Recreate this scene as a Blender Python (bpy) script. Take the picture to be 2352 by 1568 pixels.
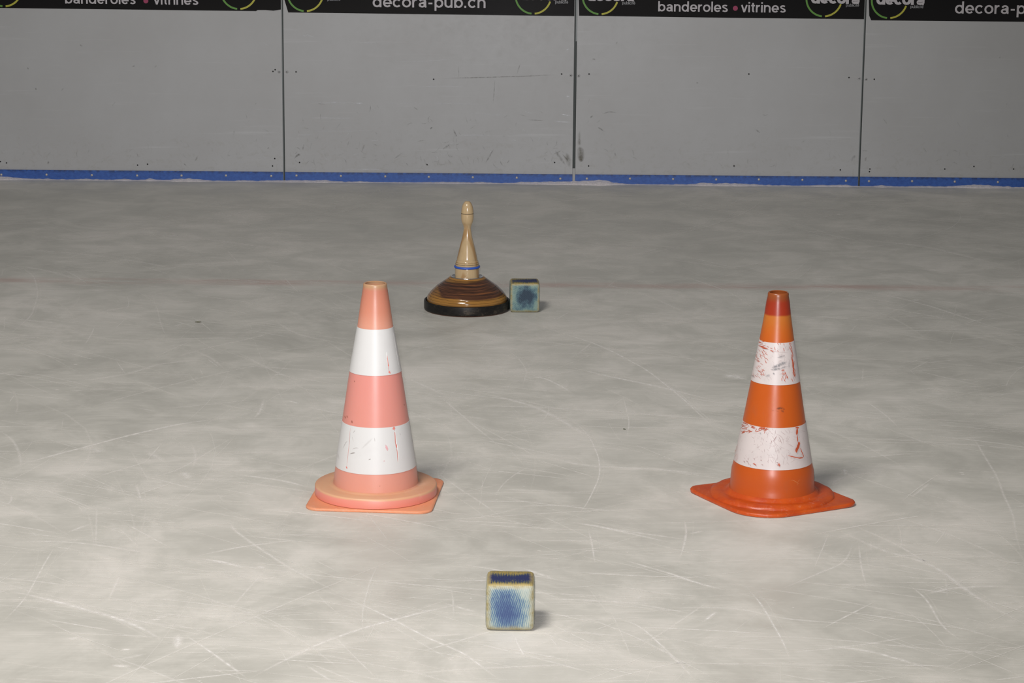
import bpy, bmesh, math, random
from mathutils import Vector, Matrix, noise
random.seed(7)
scene = bpy.context.scene
for o in list(bpy.data.objects): bpy.data.objects.remove(o)
COL = scene.collection

# ------------------------------------------------------------------ camera
IW, IH = 2352, 1568
FPX = 5508.0
CAM_H = 1.622
PITCH = math.radians(12.28)
ROLL = math.radians(0.48)
FWD = Vector((0, math.cos(PITCH), -math.sin(PITCH)))
R0 = Vector((1, 0, 0)); U0 = R0.cross(FWD)
CU = (math.cos(ROLL)*U0 - math.sin(ROLL)*R0).normalized()
CR = (math.cos(ROLL)*R0 + math.sin(ROLL)*U0).normalized()
CP = Vector((0, 0, CAM_H))
cd = bpy.data.cameras.new('camera'); cam = bpy.data.objects.new('camera', cd); COL.objects.link(cam)
cd.sensor_fit = 'HORIZONTAL'; cd.sensor_width = 36.0; cd.lens = FPX/IW*36.0
cd.clip_start = 0.05; cd.clip_end = 100
M = Matrix((( CR.x, CU.x, -FWD.x, CP.x), (CR.y, CU.y, -FWD.y, CP.y), (CR.z, CU.z, -FWD.z, CP.z), (0, 0, 0, 1)))
cam.matrix_world = M
scene.camera = cam

# ------------------------------------------------------------------ view, world, lights
scene.view_settings.view_transform = 'Standard'
scene.view_settings.look = 'None'
scene.view_settings.exposure = 0.0
scene.view_settings.gamma = 1.0
scene.view_settings.use_curve_mapping = False
w = bpy.data.worlds.new('hall'); scene.world = w; w.use_nodes = True
bg = w.node_tree.nodes['Background']; bg.inputs[0].default_value = (0.95, 0.97, 1.0, 1); bg.inputs[1].default_value = 0.13

def light(name, kind, loc, target, energy, color=(1, 1, 1), **kw):
    l = bpy.data.lights.new(name, kind); l.energy = energy; l.color = color
    for k, v in kw.items(): setattr(l, k, v)
    o = bpy.data.objects.new(name, l); COL.objects.link(o); o.location = loc
    d = Vector(target) - Vector(loc)
    o.rotation_euler = d.to_track_quat('-Z', 'Y').to_euler()
    return o
# the camera's own flash, just above the lens
light('flash', 'SPOT', (-0.04, 0.0, CAM_H+0.11), (-0.35, 7.6, 0.1), 830, (0.98, 0.965, 1.0), spot_size=math.radians(38), spot_blend=1.0, shadow_soft_size=0.03)
# hall lamps high above the rink
light('hall_lamp', 'AREA', (-1.6, 2.7, 5.0), (0.5, 4.9, 0), 248, (1.0, 0.962, 0.91), shape='RECTANGLE', size=1.8, size_y=1.2)

# ------------------------------------------------------------------ projection helpers
def ray(px, py):
    return (FWD + CR*((px-IW/2)/FPX) + CU*(-(py-IH/2)/FPX))
def on_plane(px, py, axis, val):
    d = ray(px, py); t = (val - CP[axis])/d[axis]
    return CP + d*t
def ground(px, py, z=0.0): return on_plane(px, py, 2, z)
def proj(p):
    v = Vector(p)-CP; dz = v.dot(FWD)
    return IW/2+FPX*v.dot(CR)/dz, IH/2-FPX*v.dot(CU)/dz, dz

# ------------------------------------------------------------------ object helpers
def link(name, me, mats, parent=None, smooth=True):
    o = bpy.data.objects.new(name, me); COL.objects.link(o)
    for m in (mats if isinstance(mats, (list, tuple)) else [mats]): me.materials.append(m)
    if smooth:
        for p in me.polygons: p.use_smooth = True
    if parent is not None: o.parent = parent
    return o
def tag(o, label=None, cat=None, group=None, kind=None):
    if label: o['label'] = label
    if cat: o['category'] = cat
    if group: o['group'] = group
    if kind: o['kind'] = kind
    return o
def empty(name, loc, label, cat, group=None, rz=0):
    o = bpy.data.objects.new(name, None); COL.objects.link(o); o.location = loc; o.rotation_euler.z = rz
    o.empty_display_size = 0.05
    return tag(o, label, cat, group)

class MB:
    """vertex / face collector with material slots and a fade value per vertex"""
    def __init__(s): s.v = []; s.f = []; s.m = []; s.a = []
    def add(s, vs, fs, mi=0, al=None):
        b = len(s.v); s.v += [tuple(v) for v in vs]; s.a += (al if al else [1.0]*len(vs))
        for f in fs: s.f.append(tuple(b+i for i in f)); s.m.append(mi)
    def box(s, x0, x1, y0, y1, z0, z1, mi=0):
        vs = [(x, y, z) for x in (x0, x1) for y in (y0, y1) for z in (z0, z1)]
        s.add(vs, [(0,1,3,2),(4,6,7,5),(0,4,5,1),(2,3,7,6),(0,2,6,4),(1,5,7,3)], mi)
    def lathe(s, prof, n=96, mi=0, cap0=False, cap1=False, cx=0, cy=0):
        vs = []; fs = []
        for (r, z) in prof:
            for i in range(n):
                a = 2*math.pi*i/n; vs.append((cx+r*math.cos(a), cy+r*math.sin(a), z))
        for k in range(len(prof)-1):
            for i in range(n):
                j = (i+1) % n; fs.append((k*n+i, k*n+j, (k+1)*n+j, (k+1)*n+i))
        if cap0: fs.append(tuple(range(n))[::-1])
        if cap1: fs.append(tuple((len(prof)-1)*n+i for i in range(n)))
        s.add(vs, fs, mi)
    def ribbon(s, pts, nrm, width, mi=0, alpha=1.0, taper=True, soft=True):
        """strip along pts; nrm is a vector or a list of vectors"""
        n = len(pts); vs = []; al = []; fs = []
        for i, p in enumerate(pts):
            p = Vector(p); t = Vector(pts[min(n-1, i+1)])-Vector(pts[max(0, i-1)])
            N = nrm[i] if isinstance(nrm, list) else nrm
            side = t.cross(N)
            if side.length < 1e-9: side = Vector((1, 0, 0))
            side.normalize()
            u = i/(n-1) if n > 1 else 0
            k = 1.0
            if taper: k = min(1.0, 0.25+3.0*min(u, 1-u))
            wv = width*k/2
            e = alpha*(min(1.0, 4*min(u, 1-u)) if soft else 1.0)
            if soft:
                vs += [p-side*wv, p, p+side*wv]; al += [0.0, e, 0.0]
            else:
                vs += [p-side*wv, p, p+side*wv]; al += [e, e, e]
        for i in range(n-1):
            a = 3*i; fs += [(a, a+1, a+4, a+3), (a+1, a+2, a+5, a+4)]
        s.add(vs, fs, mi, al)
    def build(s, name, mats, parent=None, smooth=True, offset=None, angle=None, fix=False):
        me = bpy.data.meshes.new(name)
        vs = s.v if offset is None else [(x-offset[0], y-offset[1], z-offset[2]) for x, y, z in s.v]
        me.from_pydata(vs, [], s.f)
        at = me.attributes.new('fade', 'FLOAT', 'POINT'); at.data.foreach_set('value', s.a)
        me.polygons.foreach_set('material_index', s.m)
        if fix:
            bm = bmesh.new(); bm.from_mesh(me); bmesh.ops.recalc_face_normals(bm, faces=bm.faces); bm.to_mesh(me); bm.free()
        o = link(name, me, mats, parent, smooth)
        if angle is not None: me.set_sharp_from_angle(angle=math.radians(angle))
        return o

def smooth_line(pts, sub=6):
    P = [Vector((*p, 0)) if len(p) == 2 else Vector(p) for p in pts]
    if len(P) < 3:
        return [P[0].lerp(P[-1], i/sub) for i in range(sub+1)]
    out = []
    Q = [P[0]*2-P[1]]+P+[P[-1]*2-P[-2]]
    for i in range(1, len(Q)-2):
        a, b, c, d = Q[i-1], Q[i], Q[i+1], Q[i+2]
        for k in range(sub):
            t = k/sub
            out.append(0.5*((2*b)+(c-a)*t+(2*a-5*b+4*c-d)*t*t+(3*b-a-3*c+d)*t**3))
    out.append(P[-1]); return out

# ------------------------------------------------------------------ material helpers
class NT:
    def __init__(s, name):
        s.m = bpy.data.materials.new(name); s.m.use_nodes = True; s.t = s.m.node_tree
        s.b = s.t.nodes['Principled BSDF']; s.out = s.t.nodes['Material Output']
    def n(s, ty, **kw):
        x = s.t.nodes.new(ty)
        for k, v in kw.items():
            if k.startswith('i_'): x.inputs[k[2:].replace('_', ' ')].default_value = v
            else: setattr(x, k, v)
        return x
    def l(s, a, b): s.t.links.new(a, b)
    def coord(s, scale=(1, 1, 1), rot=(0, 0, 0), loc=(0, 0, 0), gen='Object'):
        tc = s.n('ShaderNodeTexCoord'); mp = s.n('ShaderNodeMapping')
        mp.inputs['Scale'].default_value = scale; mp.inputs['Rotation'].default_value = rot; mp.inputs['Location'].default_value = loc
        s.l(tc.outputs[gen], mp.inputs['Vector']); return mp.outputs[0]
    def noise(s, vec, scale, detail=4, rough=0.55, dist=0.0):
        x = s.n('ShaderNodeTexNoise'); x.inputs['Scale'].default_value = scale; x.inputs['Detail'].default_value = detail
        x.inputs['Roughness'].default_value = rough; x.inputs['Distortion'].default_value = dist
        s.l(vec, x.inputs['Vector']); return x.outputs['Fac']
    def ramp(s, fac, stops, interp='LINEAR'):
        x = s.n('ShaderNodeValToRGB'); x.color_ramp.interpolation = interp
        e = x.color_ramp.elements
        while len(e) < len(stops): e.new(0.5)
        for k, (p, c) in enumerate(stops):
            e[k].position = p; e[k].color = (c, c, c, 1) if isinstance(c, (int, float)) else (*c, 1)
        s.l(fac, x.inputs['Fac']); return x.outputs['Color']
    def mix(s, fac, a, b, mode='MIX'):
        x = s.n('ShaderNodeMix', data_type='RGBA', blend_type=mode)
        for sock, v in ((x.inputs[0], fac), (x.inputs[6], a), (x.inputs[7], b)):
            if hasattr(v, 'is_output'): s.l(v, sock)
            elif isinstance(v, (int, float)): sock.default_value = v
            else: sock.default_value = (*v, 1)
        return x.outputs[2]
    def math(s, op, a, b=0.0, c=None):
        x = s.n('ShaderNodeMath', operation=op)
        for i, v in enumerate((a, b) if c is None else (a, b, c)):
            if hasattr(v, 'is_output'): s.l(v, x.inputs[i])
            else: x.inputs[i].default_value = v
        return x.outputs[0]
    def maprange(s, v, a, b, c=0.0, d=1.0, smooth=False):
        x = s.n('ShaderNodeMapRange'); x.interpolation_type = 'SMOOTHSTEP' if smooth else 'LINEAR'
        s.l(v, x.inputs[0]); x.inputs[1].default_value = a; x.inputs[2].default_value = b
        x.inputs[3].default_value = c; x.inputs[4].default_value = d; return x.outputs[0]
    def bump(s, h, strength=0.3, dist=0.002):
        x = s.n('ShaderNodeBump'); x.inputs['Strength'].default_value = strength; x.inputs['Distance'].default_value = dist
        s.l(h, x.inputs['Height']); s.l(x.outputs[0], s.b.inputs['Normal'])
    def base(s, c):
        if hasattr(c, 'is_output'): s.l(c, s.b.inputs['Base Color'])
        else: s.b.inputs['Base Color'].default_value = (*c, 1)
    def set(s, **kw):
        for k, v in kw.items():
            sk = s.b.inputs[k.replace('_', ' ')]
            if hasattr(v, 'is_output'): s.l(v, sk)
            else: sk.default_value = v
        return s
    def fade(s, extra=None):
        """blend to transparent by the mesh's fade attribute"""
        at = s.n('ShaderNodeAttribute'); at.attribute_name = 'fade'
        f = at.outputs['Fac']
        if extra is not None: f = s.math('MULTIPLY', f, extra)
        s.l(f, s.b.inputs['Alpha'])

def plain(name, c, rough=0.5, **kw):
    m = NT(name); m.base(c); m.set(Roughness=rough, **kw); return m.m

def ice_material():
    m = NT('rink_ice')
    obj = m.coord()
    sep = m.n('ShaderNodeSeparateXYZ'); m.l(obj, sep.inputs[0])
    big = m.noise(m.coord((0.8, 0.8, 1)), 1.3, 3, 0.5, 0.4)
    mid = m.noise(m.coord((0.8, 0.8, 1), (0, 0, 0.3)), 5.5, 9, 0.66, 0.5)
    def streak(rot, sx, sy, sc, lo, hi, loc=0.0):
        f = m.noise(m.coord((sx, sy, 1), (0, 0, rot), (loc, loc, 0)), sc, 5, 0.62, 0.35)
        return m.maprange(f, lo, hi, 0, 1)
    s1 = streak(0.10, 0.9, 13, 6, 0.52, 0.72)
    s2 = streak(0.62, 0.8, 15, 6, 0.55, 0.76, 3.1)
    s3 = streak(-0.45, 0.8, 15, 5, 0.56, 0.78, 7.7)
    s4 = streak(1.15, 0.8, 18, 4, 0.58, 0.80, 5.2)
    fine1 = streak(0.16, 1.0, 40, 7, 0.54, 0.72, 1.2)
    fine2 = streak(-0.75, 1.0, 45, 6, 0.57, 0.76, 9.2)
    clouds = m.maprange(mid, 0.30, 0.70, 0, 1, True)
    broad = m.maprange(big, 0.34, 0.66, 0, 1, True)
    v = m.math('MULTIPLY', clouds, 0.48)
    v = m.math('ADD', v, m.math('MULTIPLY', broad, 0.30))
    # abrasion shows where the surface is already rough
    ab = m.math('MULTIPLY_ADD', clouds, 0.8, 0.35)
    acc = None
    for s_, k in ((s1, .11), (s2, .16), (s3, .15), (s4, .13), (fine1, .20), (fine2, .22)):
        t_ = m.math('MULTIPLY', s_, k)
        acc = t_ if acc is None else m.math('ADD', acc, t_)
    v = m.math('ADD', v, m.math('MULTIPLY', acc, ab))
    col = m.ramp(v, [(0.0, (0.49, 0.475, 0.425)), (0.42, (0.605, 0.585, 0.53)), (0.85, (0.745, 0.71, 0.655)), (1.0, (0.84, 0.80, 0.76))])
    # faint red line painted under the ice
    yl = ground(1176, 653).y
    wob = m.noise(m.coord((2, 2, 1)), 3.0, 5, 0.7)
    d = m.math('ABSOLUTE', m.math('SUBTRACT', m.math('ADD', sep.outputs[1], m.math('MULTIPLY', m.math('SUBTRACT', wob, 0.5), 0.05)), yl))
    ln = m.maprange(d, 0.01, 0.085, 1, 0, True)
    patch = m.maprange(m.noise(m.coord((0.7, 3, 1), (0, 0, 0), (4, 0, 0)), 2.6, 8, 0.75), 0.40, 0.62, 0.0, 0.62)
    lf = m.math('MULTIPLY', ln, patch)
    col = m.mix(lf, col, (0.50, 0.33, 0.29))
    m.base(col)
    m.set(Roughness=m.maprange(v, 0.1, 0.9, 0.38, 0.6), IOR=1.31, Specular_IOR_Level=0.42)
    m.set(Subsurface_Weight=0.0)
    hb = m.math('ADD', m.math('MULTIPLY', acc, 0.6), m.math('MULTIPLY', m.noise(m.coord((1, 1, 1)), 160, 3, 0.6), 0.25))
    m.bump(hb, 0.15, 0.0012)
    return m.m

def scratch_material():
    m = NT('skate_cut_snow'); m.base((0.93, 0.90, 0.86)); m.set(Roughness=0.8, Specular_IOR_Level=0.2)
    f = m.maprange(m.noise(m.coord((1, 1, 1)), 55, 4, 0.7), 0.32, 0.60, 0.25, 1.0)
    m.fade(f); return m.m
def mark(name, c, rough=0.6, ns=None, lo=0.35, hi=0.6, **kw):
    m = NT(name); m.base(c); m.set(Roughness=rough, **kw)
    m.fade(None if ns is None else m.maprange(m.noise(m.coord(), ns, 4, 0.7), lo, hi, 0, 1)); return m.m

def panel_material():
    m = NT('rink_board_plastic')
    obj = m.coord(); sep = m.n('ShaderNodeSeparateXYZ'); m.l(obj, sep.inputs[0])
    low = m.maprange(sep.outputs[2], 0.04, 0.34, 1, 0, True)
    n1 = m.noise(m.coord((1, 1, 1)), 2.2, 4, 0.6)
    n2 = m.noise(m.coord((1, 1, 1.2)), 26, 6, 0.75, 0.6)
    n3 = m.noise(m.coord((1, 1, 26), (0, 0.03, 0)), 2.2, 4, 0.6)
    c = m.ramp(n1, [(0.3, (0.415, 0.415, 0.415)), (0.7, (0.455, 0.46, 0.465))])
    sc = m.math('MULTIPLY', m.maprange(n2, 0.52, 0.70, 0, 1), m.math('MULTIPLY_ADD', low, 0.55, 0.08))
    c = m.mix(sc, c, (0.36, 0.35, 0.33))
    c = m.mix(m.math('MULTIPLY', m.maprange(n3, 0.60, 0.74, 0, 1), 0.16), c, (0.74, 0.76, 0.78))
    ed = m.math('ABSOLUTE', sep.outputs[0])   # paler rim where the sheet was clamped
    m.base(c)
    m.set(Roughness=m.maprange(n2, 0.3, 0.7, 0.30, 0.48), Specular_IOR_Level=0.5)
    m.bump(m.math('ADD', n2, m.math('MULTIPLY', n3, 0.8)), 0.10, 0.001)
    return m.m

def kick_material():
    m = NT('blue_kick_plate')
    sep = m.n('ShaderNodeSeparateXYZ'); m.l(m.coord(), sep.inputs[0])
    n = m.noise(m.coord((1, 1, 1.5)), 60, 5, 0.75)
    c = m.ramp(n, [(0.3, (0.024, 0.080, 0.32)), (0.7, (0.045, 0.135, 0.46))])
    top = m.maprange(sep.outputs[2], 0.030, 0.043, 0, 1)
    g = m.math('MULTIPLY', top, m.maprange(m.noise(m.coord((1, 1, 1)), 45, 4, 0.7), 0.42, 0.6, 0, 0.85))
    m.base(m.mix(g, c, (0.018, 0.03, 0.09)))
    m.set(Roughness=0.42); m.bump(n, 0.3, 0.001); return m.m

def cone_plastic(name, stops, rough=0.34, sss=0.12, dirt=(0.3, 0.1, 0.05), dirt_k=0.25, scale=1.0):
    m = NT(name); sep = m.n('ShaderNodeSeparateXYZ'); m.l(m.coord(), sep.inputs[0])
    z = m.math('ADD', m.maprange(sep.outputs[2], 0.0, 0.54, 0, 1), m.math('MULTIPLY', m.math('SUBTRACT', m.noise(m.coord(), 9, 3), 0.5), 0.012))
    c = m.ramp(z, stops)
    n = m.noise(m.coord((1, 1, 0.6)), 14, 6, 0.7)
    c = m.mix(m.math('MULTIPLY', m.maprange(n, 0.58, 0.75, 0, 1), dirt_k), c, dirt)
    m.base(c); m.set(Roughness=m.maprange(n, 0.3, 0.7, rough-0.05, rough+0.08), Subsurface_Weight=sss, Subsurface_Scale=0.012)
    m.b.inputs['Subsurface Radius'].default_value = (1.0, 0.32, 0.15)
    m.bump(m.noise(m.coord(), 45, 4, 0.6), 0.08, 0.001); return m.m

def base_plastic(name, c1, c2, frost=(0.85, 0.72, 0.66), fk=0.5, rough=0.42):
    m = NT(name)
    n = m.noise(m.coord(), 18, 5, 0.65); c = m.ramp(n, [(0.3, c1), (0.7, c2)])
    g = m.noise(m.coord(), 120, 3, 0.7); big = m.noise(m.coord((1, 1, 1), (0, 0, 0), (3, 1, 0)), 8, 3, 0.6)
    f = m.math('MULTIPLY', m.maprange(g, 0.56, 0.68, 0, 1), m.maprange(big, 0.42, 0.62, 0, fk))
    m.base(m.mix(f, c, frost)); m.set(Roughness=rough, Subsurface_Weight=0.12, Subsurface_Scale=0.012)
    m.b.inputs['Subsurface Radius'].default_value = (1.0, 0.32, 0.15)
    m.bump(m.math('ADD', n, g), 0.25, 0.0015); return m.m

def band_material(name, c, dirty):
    m = NT(name)
    n = m.noise(m.coord((1, 1, 1)), 30, 6, 0.7); col = m.mix(m.maprange(n, 0.5, 0.8, 0, 0.5*dirty), c, (0.48, 0.45, 0.44))
    m.base(col); m.set(Roughness=0.42); m.bump(n, 0.06, 0.001); return m.m

def body_wood():
    m = NT('turned_dark_wood'); sep = m.n('ShaderNodeSeparateXYZ'); m.l(m.coord(), sep.inputs[0])
    x, y, z = sep.outputs
    rad = m.math('SQRT', m.math('ADD', m.math('MULTIPLY', x, x), m.math('MULTIPLY', y, y)))
    wob = m.noise(m.coord((1, 1, 1)), 7, 3, 0.5)
    # lathe rings by height, wavering with the grain
    h = m.math('ADD', m.math('MULTIPLY', z, 1.0), m.math('MULTIPLY', wob, 0.018))
    cmb = m.n('ShaderNodeCombineXYZ'); m.l(m.math('MULTIPLY', x, 0.9), cmb.inputs[0]); m.l(m.math('MULTIPLY', y, 0.9), cmb.inputs[1]); m.l(m.math('MULTIPLY', h, 34), cmb.inputs[2])
    g = m.n('ShaderNodeTexNoise'); g.inputs['Scale'].default_value = 9; g.inputs['Detail'].default_value = 5; g.inputs['Roughness'].default_value = 0.65
    m.l(cmb.outputs[0], g.inputs['Vector']); gr = g.outputs['Fac']
    dark = m.ramp(gr, [(0.30, (0.028, 0.014, 0.009)), (0.47, (0.075, 0.032, 0.018)), (0.60, (0.14, 0.055, 0.025)), (0.75, (0.27, 0.10, 0.03))])
    ochre = m.ramp(gr, [(0.30, (0.21, 0.10, 0.026)), (0.7, (0.42, 0.205, 0.045))])
    # lighter sapwood low on the front and around the neck
    zz = m.math('ADD', m.math('ADD', z, m.math('MULTIPLY', m.math('SUBTRACT', wob, 0.5), 0.02)), m.math('MULTIPLY', m.math('ABSOLUTE', x), -0.03))
    lowf = m.maprange(zz, 0.052, 0.056, 1, 0)
    up = m.maprange(m.math('ADD', zz, m.math('MULTIPLY', x, -0.06)), 0.098, 0.103, 0, 0.85)
    left = m.maprange(m.math('ADD', x, m.math('MULTIPLY', z, 0.6)), -0.055, -0.045, 0.6, 0)
    f = m.math('MAXIMUM', m.math('MAXIMUM', lowf, up), left)
    c = m.mix(f, dark, ochre)
    w_ = m.n('ShaderNodeTexWave', wave_type='BANDS', bands_direction='Z'); w_.inputs['Scale'].default_value = 40; w_.inputs['Distortion'].default_value = 1.2; w_.inputs['Detail'].default_value = 2
    m.l(m.coord(), w_.inputs['Vector'])
    c = m.mix(m.maprange(w_.outputs['Fac'], 0.90, 0.99, 0, 0.65), c, (0.012, 0.008, 0.006))
    m.base(c); m.set(Roughness=0.15, Coat_Weight=0.05, Coat_Roughness=0.08); m.bump(gr, 0.05, 0.0008); return m.m

def handle_wood(name='pale_ash_wood', tint=(0.53, 0.385, 0.215)):
    m = NT(name)
    g = m.n('ShaderNodeTexWave', wave_type='RINGS', rings_direction='Y'); g.inputs['Scale'].default_value = 14
    g.inputs['Distortion'].default_value = 3.5; g.inputs['Detail'].default_value = 3; g.inputs['Detail Scale'].default_value = 1.4
    m.l(m.coord((1.0, 1, 0.16), (0.05, 0.06, 0), (0.004, 0, 0.018)), g.inputs['Vector'])
    t = Vector(tint)
    c = m.ramp(g.outputs['Fac'], [(0.0, tuple(t*1.0)), (0.75, tuple(t*0.93)), (0.95, tuple(Vector((t.x*.74, t.y*.62, t.z*.5))))])
    n = m.noise(m.coord((1, 1, 0.05)), 220, 3)
    c = m.mix(m.maprange(n, 0.45, 0.75, 0, 0.25), c, (0.36, 0.24, 0.12))
    m.base(c); m.set(Roughness=0.2, Coat_Weight=0.3, Coat_Roughness=0.06); return m.m

def rubber_plate():
    m = NT('worn_black_rubber'); n = m.noise(m.coord((1, 1, 1.6)), 22, 6, 0.75)
    c = m.ramp(n, [(0.35, (0.006, 0.006, 0.007)), (0.55, (0.016, 0.014, 0.012)), (0.68, (0.075, 0.060, 0.044))])
    sep = m.n('ShaderNodeSeparateXYZ'); m.l(m.coord(), sep.inputs[0])
    c = m.mix(m.maprange(sep.outputs[2], 0.001, 0.004, 0.6, 0), c, (0.16, 0.06, 0.03))
    m.base(c); m.set(Roughness=0.42, Specular_IOR_Level=0.25); m.bump(n, 0.3, 0.001); return m.m

def cube_material(name, near=True):
    """bare pine block with blue chalk colour rubbed into the middle of every face"""
    m = NT(name); obj = m.coord(); sep = m.n('ShaderNodeSeparateXYZ'); m.l(obj, sep.inputs[0]); x, y, z0 = sep.outputs
    z = m.math('SUBTRACT', z0, 0.05)
    ax, ay, az = (m.math('ABSOLUTE', v) for v in (x, y, z))
    geo = m.n('ShaderNodeNewGeometry')
    vt = m.n('ShaderNodeVectorTransform', vector_type='NORMAL', convert_from='WORLD', convert_to='OBJECT'); m.l(geo.outputs['True Normal'], vt.inputs[0])
    ns = m.n('ShaderNodeSeparateXYZ'); m.l(vt.outputs[0], ns.inputs[0])
    top = m.math('GREATER_THAN', ns.outputs[2], 0.70)
    # distance from the nearest edge: middle value of |x|,|y|,|z|
    mx = m.math('MAXIMUM', m.math('MAXIMUM', ax, ay), az)
    mn = m.math('MINIMUM', m.math('MINIMUM', ax, ay), az)
    md = m.math('SUBTRACT', m.math('SUBTRACT', m.math('ADD', m.math('ADD', ax, ay), az), mx), mn)
    wobn = m.noise(m.coord((1, 1, 1)), 60, 4, 0.7)
    e = m.math('ADD', md, m.math('MULTIPLY', m.math('SUBTRACT', wobn, 0.5), 0.012))
    face = m.maprange(e, 0.0375 if near else 0.040, 0.047, 1, 0)
    # sawn growth rings: arcs about a far centre
    wv = m.n('ShaderNodeTexWave', wave_type='RINGS', rings_direction='Y'); wv.inputs['Scale'].default_value = 86 if near else 70
    wv.inputs['Distortion'].default_value = 3.0; wv.inputs['Detail'].default_value = 3; wv.inputs['Detail Scale'].default_value = 2.0
    m.l(m.coord((1, 1, 0.8), (0, 0, 0), (0.17, 0, 0.02) if near else (0.06, 0, 0.03)), wv.inputs['Vector'])
    stripe = wv.outputs['Fac']
    fib = m.noise(m.coord((1, 1, 0.25), (0, 0.2, 0)), 240, 4, 0.7)
    cl = m.noise(m.coord((1, 1, 1), (0, 0, 0), (0.0, 0.3, 0.09) if near else (0.4, 0.2, 0.0)), 17, 4, 0.6)
    if near:
        dist = m.math('SQRT', m.math('ADD', m.math('POWER', m.math('ADD', x, 0.012), 2), m.math('MULTIPLY', m.math('POWER', m.math('ADD', z, 0.008), 2), 0.55)))
    else:
        dist = m.math('SQRT', m.math('ADD', m.math('POWER', m.math('SUBTRACT', x, 0.002), 2), m.math('POWER', m.math('SUBTRACT', z, 0.012), 2)))
    core = m.math('ADD', m.maprange(dist, 0.008, 0.052, 0.95, 0.0), m.math('MULTIPLY', m.math('SUBTRACT', cl, 0.5), 1.3 if near else 3.4))
    depth_ = m.math('ADD', core, m.math('MULTIPLY', m.math('SUBTRACT', stripe, 0.5), 0.42 if near else 0.12))
    depth_ = m.math('ADD', depth_, m.math('MULTIPLY', m.math('SUBTRACT', fib, 0.5), 0.9))
    if near:
        blue = m.ramp(depth_, [(0.0, (0.40, 0.44, 0.39)), (0.32, (0.235, 0.315, 0.32)), (0.62, (0.085, 0.155, 0.255)), (1.0, (0.04, 0.07, 0.18))])
    else:
        blue = m.ramp(depth_, [(0.0, (0.21, 0.30, 0.26)), (0.35, (0.12, 0.21, 0.22)), (0.65, (0.055, 0.11, 0.145)), (1.0, (0.02, 0.042, 0.07))])
    wood = m.mix(m.maprange(wobn, 0.4, 0.65, 0, 1), (0.46, 0.42, 0.28), (0.32, 0.27, 0.13))
    # top: ochre with a smear of navy
    tw = m.n('ShaderNodeTexWave', wave_type='BANDS', bands_direction='X'); tw.inputs['Scale'].default_value = 95; tw.inputs['Distortion'].default_value = 2.0; tw.inputs['Detail'].default_value = 3
    m.l(m.coord((1, 0.25, 1)), tw.inputs['Vector'])
    tb = m.math('ADD', m.maprange(m.math('ABSOLUTE', m.math('ADD', y, 0.004)), 0.004, 0.036, 1.0, 0.25), m.math('MULTIPLY', m.math('SUBTRACT', tw.outputs['Fac'], 0.55), 0.45))
    tb = m.math('ADD', tb, m.math('MULTIPLY', m.math('SUBTRACT', cl, 0.5), 1.8))
    tb = m.math('ADD', tb, m.math('MULTIPLY', m.math('SUBTRACT', m.noise(m.coord((1, 0.2, 1)), 300, 4, 0.7), 0.5), 1.6))
    topc = m.ramp(tb, [(0.15, (0.33, 0.24, 0.07)), (0.45, (0.15, 0.15, 0.08)), (0.7, (0.030, 0.042, 0.10)), (1.0, (0.018, 0.026, 0.10))])
    fc = m.mix(top, blue, topc)
    edge = m.mix(top, wood, (0.42, 0.33, 0.14))
    m.base(m.mix(face, edge, fc)); m.set(Roughness=0.62); m.bump(m.math('ADD', stripe, fib), 0.22, 0.0012); return m.m

MAT = dict(
    ice=ice_material(), cut=scratch_material(), panel=panel_material(), kick=kick_material(),
    steel=plain('zinc_steel', (0.52, 0.52, 0.50), 0.32, Metallic=0.8),
    screw=plain('screw_steel', (0.50, 0.46, 0.42), 0.4, Metallic=0.2),
    hole=plain('empty_hole', (0.02, 0.02, 0.02), 0.8),
    joint=plain('dark_joint', (0.035, 0.045, 0.042), 0.5),
    joint_grey=plain('grey_joint', (0.24, 0.26, 0.26), 0.4),
    clip=plain('dull_zinc', (0.40, 0.40, 0.40), 0.5),
    back=plain('hoarding_back', (0.25, 0.25, 0.25), 0.6),
    black=plain('black_vinyl', (0.006, 0.0055, 0.0065), 0.12, Specular_IOR_Level=0.3),
    letter=plain('white_lettering', (0.50, 0.475, 0.495), 0.5),
    small=plain('grey_lettering', (0.26, 0.26, 0.27), 0.5),
    green=plain('green_print', (0.10, 0.27, 0.035), 0.5),
    yellow=plain('yellow_print', (0.44, 0.42, 0.04), 0.5),
    dot=plain('crimson_print', (0.33, 0.03, 0.10), 0.5),
    scuff=mark('dark_scuff', (0.16, 0.15, 0.13), 0.7, 90),
    shine=mark('scrape_and_glint', (0.86, 0.88, 0.92), 0.3, 60, 0.3, 0.6),  # scratches with the flash's glint painted in as pale colour
    stain=mark('brown_stain', (0.20, 0.185, 0.15), 0.7, 24, 0.30, 0.55),
)

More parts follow.
